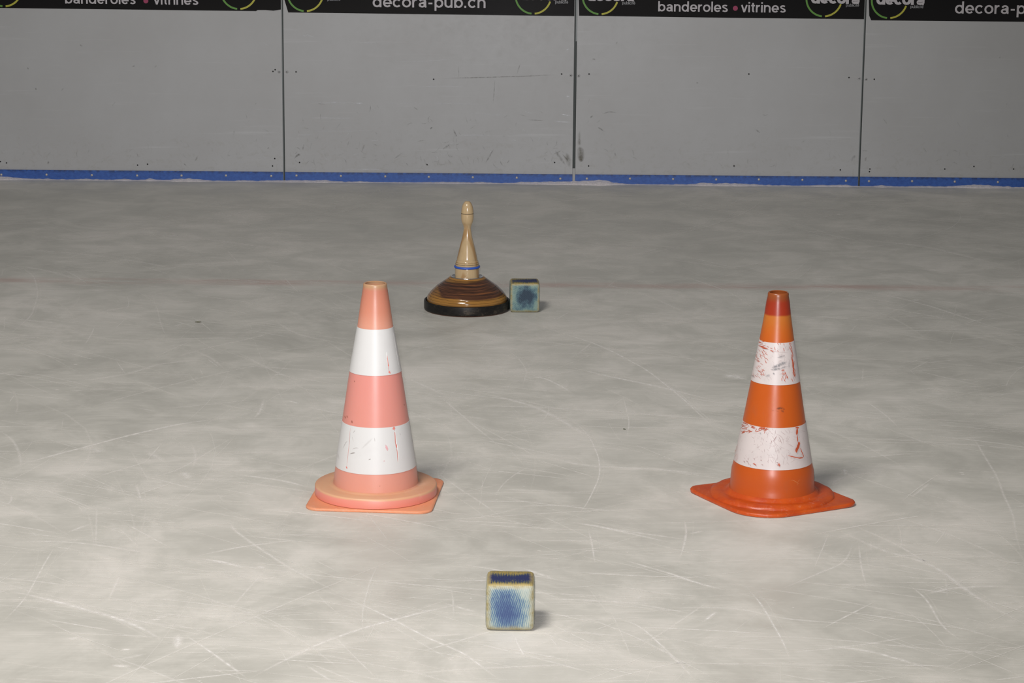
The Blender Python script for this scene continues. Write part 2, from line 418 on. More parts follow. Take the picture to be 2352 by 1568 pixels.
# ------------------------------------------------------------------ the ice
floor = MB()
X0, X1, Y0 = -6.0, 6.0, -1.5
BOARD_Y = ground(1317, 422).y           # front face of the boards
Y1 = BOARD_Y + 0.30
floor.box(X0, X1, Y0, Y1, -0.08, 0.0)
UP = Vector((0, 0, 1))
cuts = [
 ([(179,531),(292,537),(390,541),(500,552),(617,569),(725,582)],4,.6), ([(367,533),(458,546),(521,557),(625,571)],3,.5),
 ([(0,571),(117,577),(221,587),(275,594)],3,.55), ([(233,587),(333,604),(396,617)],4,.5),
 ([(25,608),(58,619),(79,642),(86,671),(81,704),(71,725),(42,750),(0,787)],3,.6), ([(0,606),(83,617),(137,629),(200,646)],4,.5),
 ([(350,671),(367,733),(383,775)],2,.45), ([(0,729),(83,737),(137,742)],4,.55), ([(200,723),(283,706),(350,698)],3,.5),
 ([(42,892),(271,862),(375,835),(500,824)],3,.5), ([(375,829),(458,804),(583,775),(620,765)],3,.4), ([(437,800),(479,821),(517,850)],3,.45),
 ([(537,804),(625,850),(708,883)],2.5,.5), ([(620,729),(687,767),(804,792)],3,.45), ([(920,863),(980,888),(1040,915)],4,.6),
 ([(0,1083),(101,1051),(201,1024),(330,992),(435,970),(581,954)],3,.85), ([(607,914),(600,939),(581,964)],7,.7),
 ([(568,983),(458,1051),(394,1083),(320,1100)],2.5,.55), ([(444,1019),(449,1047),(442,1079)],6,.5), ([(0,987),(27,1010),(46,1047),(48,1079)],4,.5),
 ([(188,1026),(238,1040)],12,.55), ([(330,1033),(380,1063)],9,.55), ([(417,1081),(433,1100)],14,.6), ([(311,1106),(330,1161)],4,.55),
 ([(527,1088),(641,1102),(714,1120)],4,.7), ([(659,919),(691,928)],3,.9), ([(701,935),(797,953)],3,.7), ([(23,1132),(21,1152),(0,1166)],5,.6),
 ([(211,1200),(151,1223)],5,.55), ([(0,1244),(147,1244),(275,1258),(389,1280)],3.5,.6), ([(124,1258),(105,1290),(60,1367),(0,1434)],4,.65),
 ([(0,1356),(69,1367),(151,1386),(215,1404),(275,1422),(339,1450),(398,1489)],6,.95), ([(279,1312),(261,1349),(245,1383)],7,.65),
 ([(407,1454),(405,1491)],17,.8), ([(275,1420),(389,1436),(476,1445)],4,.5), ([(412,1450),(495,1505),(572,1560)],4,.75),
 ([(572,1560),(627,1528),(687,1500),(800,1450),(777,1463),(853,1436),(945,1412),(1037,1392),(1113,1383)][:3]+[(740,1477),(777,1463),(853,1436),(945,1412),(1037,1392),(1113,1383)],4.5,.9),
 ([(444,1280),(513,1290),(577,1308)],5,.7), ([(440,1280),(559,1255),(687,1239)],3,.6), ([(527,1198),(549,1225),(659,1299),(800,1372)],4,.6),
 ([(261,1516),(343,1500)],4,.5), ([(1014,1385),(1098,1408)],4,.6),
 ([(700,1341),(834,1390),(910,1425),(987,1465),(1060,1498),(1113,1536),(1155,1568)],4,.8), ([(1180,1452),(1194,1486),(1209,1515)],5,.85),
 ([(1232,1375),(1351,1379),(1557,1389)],4,.6), ([(1435,1383),(1520,1396),(1600,1410)],3,.5), ([(1393,1413),(1465,1436),(1515,1475),(1557,1517),(1600,1551)],4,.7),
 ([(1305,1477),(1450,1470),(1600,1465)],3,.5), ([(1328,1199),(1427,1218),(1600,1243)],3.5,.65), ([(1351,1211),(1362,1257),(1370,1295)],4,.6),
 ([(1572,1191),(1578,1226),(1557,1291)],4,.6), ([(1427,1283),(1504,1306),(1600,1337)],3,.7), ([(1194,1302),(1282,1333)],5,.6),
 ([(868,1291),(845,1345),(834,1410),(838,1475)],3,.6), ([(757,1444),(811,1505),(865,1563)],3,.55), ([(842,1563),(1044,1538),(1236,1530),(1600,1521)],4,.5),
 ([(700,1524),(773,1568)],4,.6), ([(1161,721),(1225,742),(1309,770),(1358,786),(1403,805),(1449,830),(1491,854),(1547,898),(1596,942),(1649,988),(1688,1026)],3,.9),
 ([(1361,782),(1323,814)],3,.6), ([(1158,798),(1189,823),(1209,851),(1207,868),(1200,891)],3,.6), ([(1214,868),(1246,868),(1288,886),(1319,907)],3,.75),
 ([(1298,840),(1403,865),(1526,891),(1702,935)],4,.75), ([(1095,900),(1168,917),(1246,942),(1333,991),(1379,1012)],6,.6),
 ([(1291,942),(1337,984),(1365,1023),(1377,1061),(1370,1110),(1344,1160),(1316,1191)],3,.75), ([(1260,928),(1261,946),(1242,970)],3,.6),
 ([(1426,898),(1438,939),(1444,974),(1442,1009)],3,.65), ([(1000,905),(1042,939),(1088,974),(1165,1044)],3,.6), ([(1000,932),(1175,933),(1351,942),(1596,960),(1702,977)],4,.6),
 ([(1014,946),(1133,965)],3,.5), ([(1246,1047),(1351,1068),(1526,1079),(1666,1096)],6,.55), ([(1660,858),(1716,872)],14,.85),
 ([(1298,1196),(1379,1209),(1445,1223),(1561,1250)],4,.7), ([(1582,1226),(1617,1219)],3,.7), ([(1137,1123),(1281,1128)],3.5,.5), ([(1000,1079),(1056,1121),(1175,1202)],3,.5),
 ([(1500,859),(1560,905),(1678,1006)],2.5,.6), ([(1962,1248),(1935,1290),(1880,1317),(1784,1358)],3,.6), ([(1971,1244),(1981,1299),(1992,1354)],4,.65),
 ([(1500,1303),(1592,1335),(1674,1358)],4,.75), ([(1711,1344),(1756,1399),(1793,1468),(1820,1528)],5,.75), ([(2086,1340),(2127,1376),(2164,1436),(2214,1477)],5,.7),
 ([(1500,1395),(1683,1397),(1820,1422),(2049,1436)],3,.6), ([(1500,1468),(1820,1463),(2141,1489),(2352,1505)],3,.5), ([(1500,1523),(1820,1525),(2187,1537)],3,.45),
 ([(2026,1175),(2187,1230),(2352,1303)],4,.55), ([(1912,1212),(2026,1262),(2141,1299),(2233,1363),(2352,1436)],8,.65), ([(1950,1200),(2060,1250),(2160,1310)],5,.6),
 ([(2214,983),(2255,1033),(2301,1125),(2333,1207),(2352,1308)],5,.55), ([(1976,914),(2026,946),(2068,987)],4,.65), ([(1907,1116),(1940,1097),(2049,1079)],3,.5),
 ([(1839,964),(1976,1019),(2095,1083)],3,.5), ([(1938,1075),(1942,1092)],11,.7), ([(2136,1106),(2091,1143)],3,.6), ([(2118,1367),(2200,1349),(2352,1344)],5,.6),
 ([(1857,1479),(1958,1489),(2049,1509),(2187,1555)],5,.75), ([(1500,1468),(1560,1523),(1605,1568)],4,.55), ([(1647,1404),(1617,1427)],6,.75),
 ([(1573,1198),(1578,1230),(1555,1294)],3,.5), ([(1508,592),(1615,606),(1709,620)],3,.5), ([(1559,630),(1625,653),(1695,681),(1747,723)],2.5,.6),
 ([(1437,658),(1512,690),(1615,737)],3,.5), ([(1971,550),(2093,562),(2168,576),(2352,622)],5,.6), ([(1953,662),(2070,686),(2187,719),(2352,775)],3,.6),
 ([(1278,676),(1362,700)],3,.4), ([(1545,745),(1578,735)],4,.5), ([(0,1555),(200,1568)],4,.3), ([(1950,700),(2050,730),(2150,790)],3,.4),
]
blobs = [(275,1532,14),(362,1420,12),(174,1466,12),(284,1491,9),(508,1290,6),(600,1303,7),(402,542,9),(1040,1512,7),(1262,1508,9),(1470,1372,8),(1240,1265,5),(2210,1087,6),(2178,1104,5),(2280,1098,5),
         (1440,723,5),(1498,721,7),(410,748,8),(2110,690,9),(1300,503,6),(560,620,4),(130,895,7),(640,862,8),(175,838,6),(1170,889,5),(1500,625,4),(780,470,4),(1385,560,4),(1930,492,9),(60,440,7),(870,437,6)]
zl = [0.0002]
def nextz():
    zl[0] += 0.0000011
    if zl[0] > 0.0009: zl[0] = 0.0002
    return zl[0]
def hid(v): return v
for pts, wpx, a in cuts:
    zz = nextz(); L = [ground(p.x, p.y, zz) for p in smooth_line(pts, 7)]
    mid_ = L[len(L)//2]; dd = (mid_-CP).length
    kk = CAM_H/dd; dr = (L[-1]-L[0]).normalized()
    wm = wpx*dd/FPX*1.0*min(2.6, math.sqrt(dr.x**2+(kk*dr.y)**2)/kk)
    j = random.uniform(0, 50)
    L = [p+Vector((noise.noise(p*4+Vector((j, 0, 0)))*0.006, noise.noise(p*4+Vector((0, j, 0)))*0.006, 0)) for p in L]
    floor.ribbon(L, UP, wm*1.7, 1, min(1.0, a*1.25))
    # a skate edge often leaves a second, fainter line beside the first
    if a > 0.55 and len(pts) > 2:
        off = random.uniform(0.008, 0.02)
        floor.ribbon([p+Vector((off, off*1.5, 0.00003)) for p in L[2:-3]], UP, wm*0.8, 1, a*0.45)
for (px, py, r) in blobs:
    c = ground(px, py); dd = (c-CP).length; rm = r*dd/FPX
    for k in range(2):
        a0 = random.uniform(-0.6, 0.6); ln = rm*random.uniform(0.8, 1.6); q = c+Vector((random.uniform(-1, 1)*rm*.7, random.uniform(-1, 1)*rm*1.2, 0)); q.z = nextz()
        dv = Vector((math.cos(a0), math.sin(a0), 0))*ln
        floor.ribbon([q-dv, q-dv*.3, q+dv*.3, q+dv], UP, rm*1.7, 1, 0.9)
# hundreds of finer strokes from skates, all over the surface
def rand_cut(x, y, ang, ln, curv, wm, a):
    n = 8 if ln > 0.25 else 5; pts = []; th = ang; p = Vector((x, y, nextz())); st = ln/n
    for i in range(n+1):
        pts.append(p.copy()); p = p+Vector((math.cos(th), math.sin(th), 0))*st; th += curv*st
    floor.ribbon(pts, UP, wm, 1, a)
for i in range(6500):
    y = random.uniform(3.6, BOARD_Y-0.1); hw = 0.27*y+0.4
    if noise.noise(Vector((random.uniform(-hw, hw), y, 0))*0.9) < -0.45: continue
    x = random.uniform(-hw, hw)
    dens = noise.noise(Vector((x*1.3, y*1.3, 4.0)))
    if dens < random.uniform(-0.5, 0.25): continue
    main = -0.30+0.5*noise.noise(Vector((x*.4, y*.4, 9)))
    ang = random.gauss(main, 0.45) if random.random() < .72 else random.uniform(-1.5, 1.5)
    big_ = random.random()
    ln = random.uniform(0.08, 0.42) if big_ < .88 else random.uniform(0.5, 1.6)
    floor_w = random.choice((0.0016, 0.002, 0.003, 0.004, 0.006))*(0.75+y*0.05)*(1+0.8*abs(math.cos(ang)))
    rand_cut(x, y, ang, ln, random.gauss(0, 0.5), floor_w, random.uniform(0.3, 0.85)*(1.0 if big_ < .85 else 0.75))
# loose flecks of ice
for i in range(420):
    y = random.uniform(3.8, BOARD_Y-0.2); x = random.uniform(-0.27*y, 0.27*y); r = random.uniform(0.0012, 0.0035)
    a = random.uniform(0, 3)
    q = Vector((x, y, nextz())); dv = Vector((math.cos(a), math.sin(a), 0))*r*1.6
    floor.ribbon([q-dv, q, q+dv], UP, r*2.4, 1, random.uniform(0.5, 1.0))
fl = floor.build('floor', [MAT['ice'], MAT['cut']], smooth=False); tag(fl, kind='structure')

# ------------------------------------------------------------------ the boards
H_TOP = 1.10
def bx(px, py): return on_plane(px, py, 1, BOARD_Y)
joints = [bx(651, 250).x, bx(1320, 250).x, bx(1979, 250).x]
pitch = (joints[2]-joints[0])/2
edges = [joints[0]-pitch]+joints+[joints[2]+pitch]
KICK_H = bx(1317, 400).z
GAP = [0.004, 0.0045, 0.0065, 0.0045, 0.004]
wb = MB(); wb.box(X0, X1, BOARD_Y+0.075, BOARD_Y+0.15, 0.0005, H_TOP+0.02); tag(wb.build('wall_back', MAT['back'], smooth=False), kind='structure')

PN = Vector((0, -1, 0))
labels = [
 'grey rink board left of the leftmost joint, two screw holes near its foot',
 'scraped grey rink board behind the ice stock, scratches with painted-in white glints near its foot',
 'grey rink board right of the ice stock, brown smudge at its lower left corner',
 'dimmest grey rink board, at the right edge of the photo behind the orange cone',
]
screws_px = [[(3,401),(107,401),(211,402),(315,403),(417,403),(519,403),(623,404)],
 [(681,403),(783,404),(885,405),(985,406),(1086,407),(1187,408),(1287,410)],
 [(1348,410),(1447,410),(1546,411),(1645,412),(1743,412),(1843,413),(1943,415)],
 [(1996,416),(2095,416),(2193,417),(2292,418)]]
holes_px = [[(627,164),(632,160),(631,364),(626,381),(316,379),(339,377),(15,374),(1,371)],
 [(680,165),(688,373),(981,378),(1274,373),(996,182),(1290,170)],
 [(1353,170),(1720,170),(1950,178),(1352,381),(1686,381),(1930,390)],
 [(2008,182),(1998,388),(1997,394),(2170,388),(2237,382),(2328,388)]]
washer_px = [[(641,165)], [(659,165),(1311,173)], [(1329,174),(1973,180)], [(1989,182)]]
scuffs = [
 [([(183,103),(190,106)],3,.5),([(355,155),(360,150)],3,.5),([(303,153),(310,151)],2,.4),([(80,204),(85,204)],4,.6),([(62,155),(66,159)],3,.5),([(140,210),(146,202)],2,.3),
  ([(455,357),(448,370)],3,.4),([(318,362),(314,350)],2,.35),([(536,310),(538,300)],3,.3),([(110,377),(112,370)],4,.5),([(424,379),(426,377)],6,.6),([(615,339),(617,341)],5,.5),([(585,240),(590,236)],2,.3)],
 [([(1000,180),(1100,178),(1200,175),(1290,171)],2,.45),([(1187,172),(1192,155),(1196,145)],2,.35),([(1137,180),(1135,210),(1132,240)],2,.3),([(1054,180),(1053,150)],2,.25),
  ([(1040,295),(1050,315)],3,.4),([(1115,375),(1135,340)],3,.4),([(987,297),(994,291)],3,.5),([(675,365),(685,355),(690,358)],4,.6),([(695,345),(698,330)],3,.4),([(1015,345),(1035,330)],3,.3),
  ([(1210,275),(1250,277)],2,.4),([(830,350),(838,330)],3,.3),([(905,365),(925,350)],3,.3),([(1300,380),(1285,360),(1275,345)],5,.4),([(1270,355),(1290,345)],3,.3)],
 [([(1372,292),(1380,296),(1390,303)],3,.45),([(1383,262),(1400,257),(1418,259)],2,.4),([(1355,271),(1362,265)],3,.4),([(1735,297),(1746,305)],3,.4),([(1412,350),(1414,358)],3,.3),
  ([(1360,135),(1368,137)],3,.4),([(1599,190),(1604,190)],3,.35),([(1840,330),(1850,320)],3,.3),([(1955,370),(1965,355)],5,.35),([(1415,98),(1418,99)],5,.3)],
 [([(2028,272),(2038,285)],2,.35),([(2190,345),(2200,348)],2,.3),([(1980,346),(1993,346)],3,.3),([(2295,132),(2298,132)],4,.3),([(1987,370),(1990,360)],4,.35)],
]
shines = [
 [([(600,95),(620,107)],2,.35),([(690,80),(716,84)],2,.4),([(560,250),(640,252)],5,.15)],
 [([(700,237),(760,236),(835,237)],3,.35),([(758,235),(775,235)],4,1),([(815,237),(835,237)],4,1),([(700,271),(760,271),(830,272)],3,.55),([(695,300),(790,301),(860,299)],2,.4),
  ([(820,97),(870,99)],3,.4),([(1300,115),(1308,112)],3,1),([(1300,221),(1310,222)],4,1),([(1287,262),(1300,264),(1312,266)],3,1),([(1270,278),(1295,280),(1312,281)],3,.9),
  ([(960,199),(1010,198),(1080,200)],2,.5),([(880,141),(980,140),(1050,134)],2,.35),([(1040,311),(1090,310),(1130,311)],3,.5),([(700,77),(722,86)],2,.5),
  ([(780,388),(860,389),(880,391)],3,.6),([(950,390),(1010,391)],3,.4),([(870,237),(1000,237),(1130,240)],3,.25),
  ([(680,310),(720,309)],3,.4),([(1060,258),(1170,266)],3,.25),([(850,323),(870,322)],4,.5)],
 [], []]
def small_disc(mb, c, r, dep, mi=0, n=14, dome=True):
    x, y, z = c; vs = []; fs = []
    prof = [(1.0, 0.0), (0.9, 0.6), (0.55, 0.95), (0.0001, 1.0)] if dome else [(1.0, 0.0), (1.0, 1.0), (0.0001, 1.0)]
    for (k, d) in prof:
        for i in range(n):
            a = 2*math.pi*i/n; vs.append((x+r*k*math.cos(a), y-dep*d, z+r*k*math.sin(a)))
    for q in range(len(prof)-1):
        for i in range(n):
            j = (i+1) % n; fs.append((q*n+i, q*n+j, (q+1)*n+j, (q+1)*n+i))
    mb.add(vs, fs, mi)
PXM = FPX/((bx(1176, 250)-CP).dot(FWD))    # pixels per metre at the boards
def wall_ribbon(mb, pts, wpx, mi, a, lift):
    L = [bx(p.x, p.y)+PN*lift for p in smooth_line(pts, 5)]
    mb.ribbon(L, PN, wpx/PXM, mi, a)
boards = []
for i in range(4):
    xa = edges[i]+GAP[i]; xb = edges[i+1]-GAP[i+1]
    cx = (xa+xb)/2
    root = empty('rink_board', (cx, BOARD_Y, 0), labels[i], 'rink board', 'rink boards along the back of the ice')
    boards.append(root)
    p = MB(); p.box(xa, xb, BOARD_Y, BOARD_Y+0.015, 0.003, H_TOP)
    lf = 0.0003
    for (pts, wpx, a) in scuffs[i]: wall_ribbon(p, pts, wpx*1.5, 1, a, lf); lf += 0.00001
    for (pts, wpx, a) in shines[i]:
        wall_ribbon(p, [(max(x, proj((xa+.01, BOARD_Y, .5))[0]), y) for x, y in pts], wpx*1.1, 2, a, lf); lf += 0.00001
    # crowd of hairline scuffs low on the sheet
    for k in range([55, 170, 50, 30][i]):
        zx = min(0.36, 0.07+abs(random.gauss(0, 0.13))); xx = random.uniform(xa+0.04, xb-0.04); an = random.uniform(-2.6, 2.6); ln = random.uniform(0.01, 0.05)
        q = Vector((xx, BOARD_Y-lf, zx)); d = Vector((math.cos(an), 0, math.sin(an)))*ln; b = Vector((-d.z, 0, d.x))*random.uniform(-.3, .3)
        if xa+.03 < xx+d.x < xb-.03 and 0.06 < zx+d.z < 0.5:
            p.ribbon([q, q+d*.33+b*.7, q+d*.66+b*.7, q+d], PN, random.uniform(0.003, 0.007), 1 if random.random() < .7 else 2, random.uniform(.12, .36) if i == 1 else random.uniform(.08, .22))
            lf += 0.000002
    if i == 2:
        for (pts, wpx, a) in (([(1330,318),(1331,335)],10,.35), ([(1330,335),(1334,352),(1334,374)],18,.6), ([(1332,356),(1337,372)],13,.6), ([(1331,300),(1330,330)],8,.3)):
            wall_ribbon(p, pts, wpx, 3, a, lf); lf += 0.00001
    if i == 1:
        for (pts, wpx, a) in (([(1300,350),(1310,385)],14,.45), ([(1290,352),(1309,374)],4,.5)):
            wall_ribbon(p, pts, wpx, 3, a, lf); lf += 0.00001
    off = (cx, BOARD_Y, 0)
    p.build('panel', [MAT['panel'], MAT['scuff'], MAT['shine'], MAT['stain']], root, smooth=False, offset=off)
    k = MB(); k.box(xa, xb, BOARD_Y-0.006, BOARD_Y-0.0006, 0.001, KICK_H)
    ko = k.build('kick_plate', MAT['kick'], root, smooth=False, offset=off)
    ko['label'] = 'blue plastic kick plate along the foot'
    pj = []
    for (sx, sy) in screws_px[i]:
        c = on_plane(sx, sy, 1, BOARD_Y-0.006); pj.append(c)
        s_ = MB(); small_disc(s_, (0, 0, 0), 0.0056, 0.0032)
        so = s_.build('screw', MAT['screw'], ko, fix=True); so.location = (c.x-cx, -0.0062, c.z)
    if i == 3:                      # the row carries on past the frame
        for q in range(1, 4):
            c = pj[3]+Vector((0.196*q, 0, 0))
            if c.x < xb-0.02:
                s_ = MB(); small_disc(s_, (0, 0, 0), 0.0056, 0.0032); so = s_.build('screw', MAT['screw'], ko, fix=True); so.location = (c.x-cx, -0.0062, c.z)
    for (sx, sy) in holes_px[i]:
        c = bx(sx, sy)
        h = MB(); small_disc(h, (0, 0, 0), 0.0034, 0.0006, dome=False); ho = h.build('screw_hole', MAT['hole'], root, smooth=False, fix=True); ho.location = (c.x-cx, -0.0001, c.z)
        ho['label'] = 'small dark empty screw hole'
    for (sx, sy) in washer_px[i]:
        c = bx(sx, sy); c.x = min(max(c.x, xa+0.009), xb-0.009)
        h = MB(); small_disc(h, (0, 0, 0), 0.0075, 0.0015); small_disc(h, (0, -0.0014, 0), 0.0024, 0.0005, 1, dome=False)
        ho = h.build('bolt', [MAT['clip'], MAT['hole']], root, fix=True); ho.location = (c.x-cx, -0.0001, c.z); ho['label'] = 'round steel bolt head beside the joint'

# joint strips between the boards
for i, xj in enumerate(joints):
    g = GAP[i+1]; t = MB()
    if i == 1:
        zb = bx(1317, 386).z
        t.box(xj-g+0.0004, xj+g-0.0004, BOARD_Y+0.006, BOARD_Y+0.03, zb, H_TOP, 0)
        t.box(xj+g*0.05, xj+g-0.0006, BOARD_Y+0.002, BOARD_Y+0.028, bx(1325, 95).z, H_TOP, 1)
        t.box(xj-g+0.0006, xj+g-0.0006, BOARD_Y-0.004, BOARD_Y+0.028, 0.001, zb-0.0004, 2)
    else:
        t.box(xj-g+0.0004, xj+g-0.0004, BOARD_Y+0.004, BOARD_Y+0.03, 0.001, H_TOP, 0)
        t.box(xj-g+0.0006, xj-g*0.35, BOARD_Y+0.001, BOARD_Y+0.028, 0.001, H_TOP, 1)
    tag(t.build('trim_%d' % (i+1), [MAT['joint'], MAT['joint_grey'], MAT['clip']], smooth=False), kind='structure')

# ------------------------------------------------------------------ banners stuck on the boards
BY = BOARD_Y-0.0013
def bp(px, py, lift=0.0): return on_plane(px, py, 1, BY-lift)
def arc(cx, cy, rx, ry, a0, a1, n=16):
    return [(cx+rx*math.cos(math.radians(a0+(a1-a0)*k/n)), cy+ry*math.sin(math.radians(a0+(a1-a0)*k/n))) for k in range(n+1)]
def glyph(ch, t):
    """strokes and advance width; a small letter is 1 high, t is the stem width"""
    h = t/2; T, B, A, D = 1-h*.85, h*.85, 1.40, -0.38
    ry = (T-B)/2; bowl = lambda cx, rx=0.36: arc(cx, 0.5, rx, ry, 0, 360, 30)
    L, Rr = 0.12, 0.80
    if ch == 'o': return [bowl(0.47, .37)], 0.94
    if ch == 'c': return [arc(0.46, .5, .36, ry, 42, 318, 24)], 0.88
    if ch in 'eé':
        st = [arc(0.46, .5, .36, ry, 0, 318, 28), [(0.12, .47), (0.82+h*.9, .47)]]
        if ch == 'é': st.append([(0.38, 1.14), (0.56, 1.36)])
        return st, 0.92
    if ch == 'd': return [bowl(0.46), [(0.82, 0), (0.82, A)]], 0.98
    if ch == 'b': return [bowl(0.50), [(0.14, 0), (0.14, A)]], 0.96
    if ch == 'p': return [bowl(0.50), [(0.14, D), (0.14, 1)]], 0.96
    if ch == 'a': return [arc(.45, .66, .28, T-.66, 165, 0, 12)+[(.73, .30), (.75, .10), (.84, B*.6)], arc(.41, .30, .27, .30-B, 0, 360, 24), [(.45, .565), (.73, .60)]], 0.90
    if ch in 'nh': return [[(L, 0), (L, A if ch == 'h' else 1)], arc(.44, .60, .32, T-.60, 180, 0, 14)+[(.76, 0)]], 0.90
    if ch == 'u': return [[(.76, 0), (.76, 1)], [(L, 1)]+arc(.44, .40, .32, .40-B, 180, 360, 14)], 0.90
    if ch == 'r': return [[(L, 0), (L, 1)], arc(.46, .52, .34, T-.52, 180, 95, 8)+[(.52, T)]], 0.56
    if ch == 'i': return [[(L, 0), (L, 1)], [(L, 1.19), (L, A)]], 0.26
    if ch == 'l': return [[(L, 0), (L, A)]], 0.26
    if ch == 't': return [[(.24, 1.28), (.24, .28)]+arc(.40, .26, .16, .26-B, 180, 275, 6), [(.02, .92), (.48, .92)]], 0.50
    if ch == 'v': return [[(.08, 1), (.40, .02)], [(.40, .02), (.72, 1)]], 0.80
    if ch == 's': return [arc(.40, .74, .25, T-.74, 25, 200, 10)+[(.28, .58), (.54, .46)]+arc(.40, .27, .27, .27-B, 35, -160, 12)], 0.80
    if ch == '-': return [[(.06, .48), (.48, .48)]], 0.56
    if ch == '.': return [[(.14, 0), (.14, t*1.05)]], 0.32
    return [], 0.4
def put_text(s_, x0, x1, ybase, hpx, mat, root, name, t=0.22, lift=0.0006, slope=0.010, gap=0.10):
    """lettering from pixel x0 to x1 on the banner; hpx is the height of a small x in pixels"""
    P0 = bp(x0, ybase, lift); P1 = bp(x1, ybase+slope*(x1-x0), lift)
    total = sum(glyph(c, t)[1]+gap for c in s_)-gap
    sx = (P1.x-P0.x)/total; sz = hpx/PXM; mb = MB(); u = 0.0; dl = 0.0
    for c in s_:
        st, adv = glyph(c, t)
        for q in st:
            pts = []
            for (gx, gy) in q: pts.append(Vector((gx*sx, 0, gy*sz)))
            closed = (pts[0]-pts[-1]).length < 1e-5; n = len(pts); vs = []; fs = []
            for i in range(n):
                a = pts[i-1] if i > 0 else (pts[-2] if closed else pts[0]); b = pts[i+1] if i < n-1 else (pts[1] if closed else pts[-1])
                d = (b-a).normalized(); nn = Vector((-d.z, 0, d.x))
                wd = t*sz/2*(1.0 if abs(d.z) > .5 else .85)
                bz = P0.z+(P1.z-P0.z)*(u*sx+pts[i].x)/(P1.x-P0.x)
                for k in (-1, 1):
                    v = pts[i]+nn*wd*k
                    vs.append((P0.x+u*sx+v.x-root.location.x, BY-lift-dl-root.location.y, bz+v.z-root.location.z))
            for i in range(n-1): fs.append((2*i, 2*i+1, 2*i+3, 2*i+2))
            mb.add(vs, fs); dl += 0.00002
        u += adv+gap
    return mb.build(name, mat, root, smooth=False)
def ring(cxp, bottom, root, left=True, rpx=41):
    """green and yellow arcs open at the foot"""
    c = bp(cxp, bottom-rpx+0.6, 0.0006); r1 = (rpx+1.3)/PXM; r0 = (rpx-2.8)/PXM
    for name, a0, a1, mt in (('green_arc', 150, 264.5, MAT['green']), ('yellow_arc', 275.0, 342, MAT['yellow'])):
        mb = MB(); n = 26; vs = []; fs = []
        for i in range(n+1):
            a = math.radians(a0+(a1-a0)*i/n)
            for d in (0, 0.0003):
                vs += [(c.x+r0*math.cos(a)-root.location.x, c.y-d-root.location.y, c.z+r0*math.sin(a)-root.location.z),
                       (c.x+r1*math.cos(a)-root.location.x, c.y-d-root.location.y, c.z+r1*math.sin(a)-root.location.z)]
        for i in range(n):
            b = 4*i; fs += [(b+2, b+3, b+7, b+6), (b, b+2, b+6, b+4), (b+1, b+5, b+7, b+3)]
        fs += [(0, 1, 3, 2), (4*n, 4*n+2, 4*n+3, 4*n+1)]
        mb.add(vs, fs); mb.build(name, mt, root, smooth=False, fix=True)
def dot(px, py, rpx, root):
    c = bp(px, py, 0.0006); mb = MB(); small_disc(mb, (c.x-root.location.x, c.y-root.location.y, c.z-root.location.z), rpx/PXM, 0.0003, n=28, dome=False)
    mb.build('dot', MAT['dot'], root, smooth=False, fix=True)
BZ1 = bx(1176, 20).z + 0.185
ban = [
 ('black advertising banner on the leftmost board, torn bottom right corner, crimson dot between two words', [(edges[0]+.012, None), (-22, 18), (300, 22), (588, 25.5), (592, 23), (610, 23), (628, 24.5), (645, 22), (645, -1)]),
 ('black banner above the ice stock with a web address, slanted cut at its left end', [(653, -1), (662, 28.5), (1000, 33), (1319, 37)]),
 ('black banner on the third board, word pair and crimson dot fully in the frame', [(1329, -1), (1330, 36), (1680, 41), (1986.5, 44)]),
 ('black banner at the top right corner, web address cut by the frame', [(1995.5, -1), (1996.5, 36), (2001, 46.5), (2352, 50), (2620, 53)]),
]
roots = []
for i, (lab, out) in enumerate(ban):
    pts = []
    for q in out:
        if q[1] is None: continue
        c = bp(*q); pts.append([c.x, c.z])
    pts[0][0] = max(pts[0][0], edges[i]+GAP[i]+0.001)
    xr = min(pts[-1][0], edges[i+1]-GAP[i+1]-0.001)
    for q in pts: q[0] = min(q[0], xr)
    xl = pts[0][0]
    if i in (0,): poly = [(xl, BZ1)]+[tuple(q) for q in pts]+[(pts[-1][0], BZ1)]
    else:
        sl = 0.0 if i != 1 else -0.0
        poly = [(xl, BZ1)]+[tuple(q) for q in pts]+[(pts[-1][0], BZ1)]
    ctr = Vector(((poly[0][0]+poly[-1][0])/2, BY, sum(q[1] for q in pts)/len(pts)))
    root = empty('advertising_banner', ctr, lab, 'banner', 'advertising banners stuck along the rink boards'); roots.append(root)
    mb = MB(); n = len(poly); vs = [(x-ctr.x, 0, z-ctr.z) for x, z in poly]+[(x-ctr.x, 0.001, z-ctr.z) for x, z in poly]
    mb.add(vs, [tuple(range(n)), tuple(range(2*n-1, n-1, -1))]+[(k, (k+1) % n, n+(k+1) % n, n+k) for k in range(n)])
    mb.build('banner_sheet', MAT['black'], root, smooth=False, fix=True)
r1, r2, r3, r4 = roots
Ltr, Sm = MAT['letter'], MAT['small']
put_text('banderoles', 149, 312, 8, 16.5, Ltr, r1, 'lettering', 0.225); dot(335, 2, 5.6, r1); put_text('vitrines', 353, 456, 10.3, 16.5, Ltr, r1, 'lettering', 0.225)
ring(8, 14, r1); ring(548, 20, r1)
put_text('decora', 518, 625, -16, 20, Ltr, r1, 'logo_lettering', 0.33); put_text('publicité', 597, 627, -8, 5, Sm, r1, 'small_lettering')
put_text('decora', -20, 87, -21, 20, Ltr, r1, 'logo_lettering', 0.33); put_text('publicité', 57, 87, -12, 5, Sm, r1, 'small_lettering')
put_text('decora-pub.ch', 856, 1116, 16.3, 19.5, Ltr, r2, 'lettering', 0.225, slope=0.008)
ring(701, 25, r2); ring(1225, 31, r2)
put_text('decora', 672, 779, -9, 20, Ltr, r2, 'logo_lettering', 0.33); put_text('publicité', 752, 782, 1.2, 5, Sm, r2, 'small_lettering')
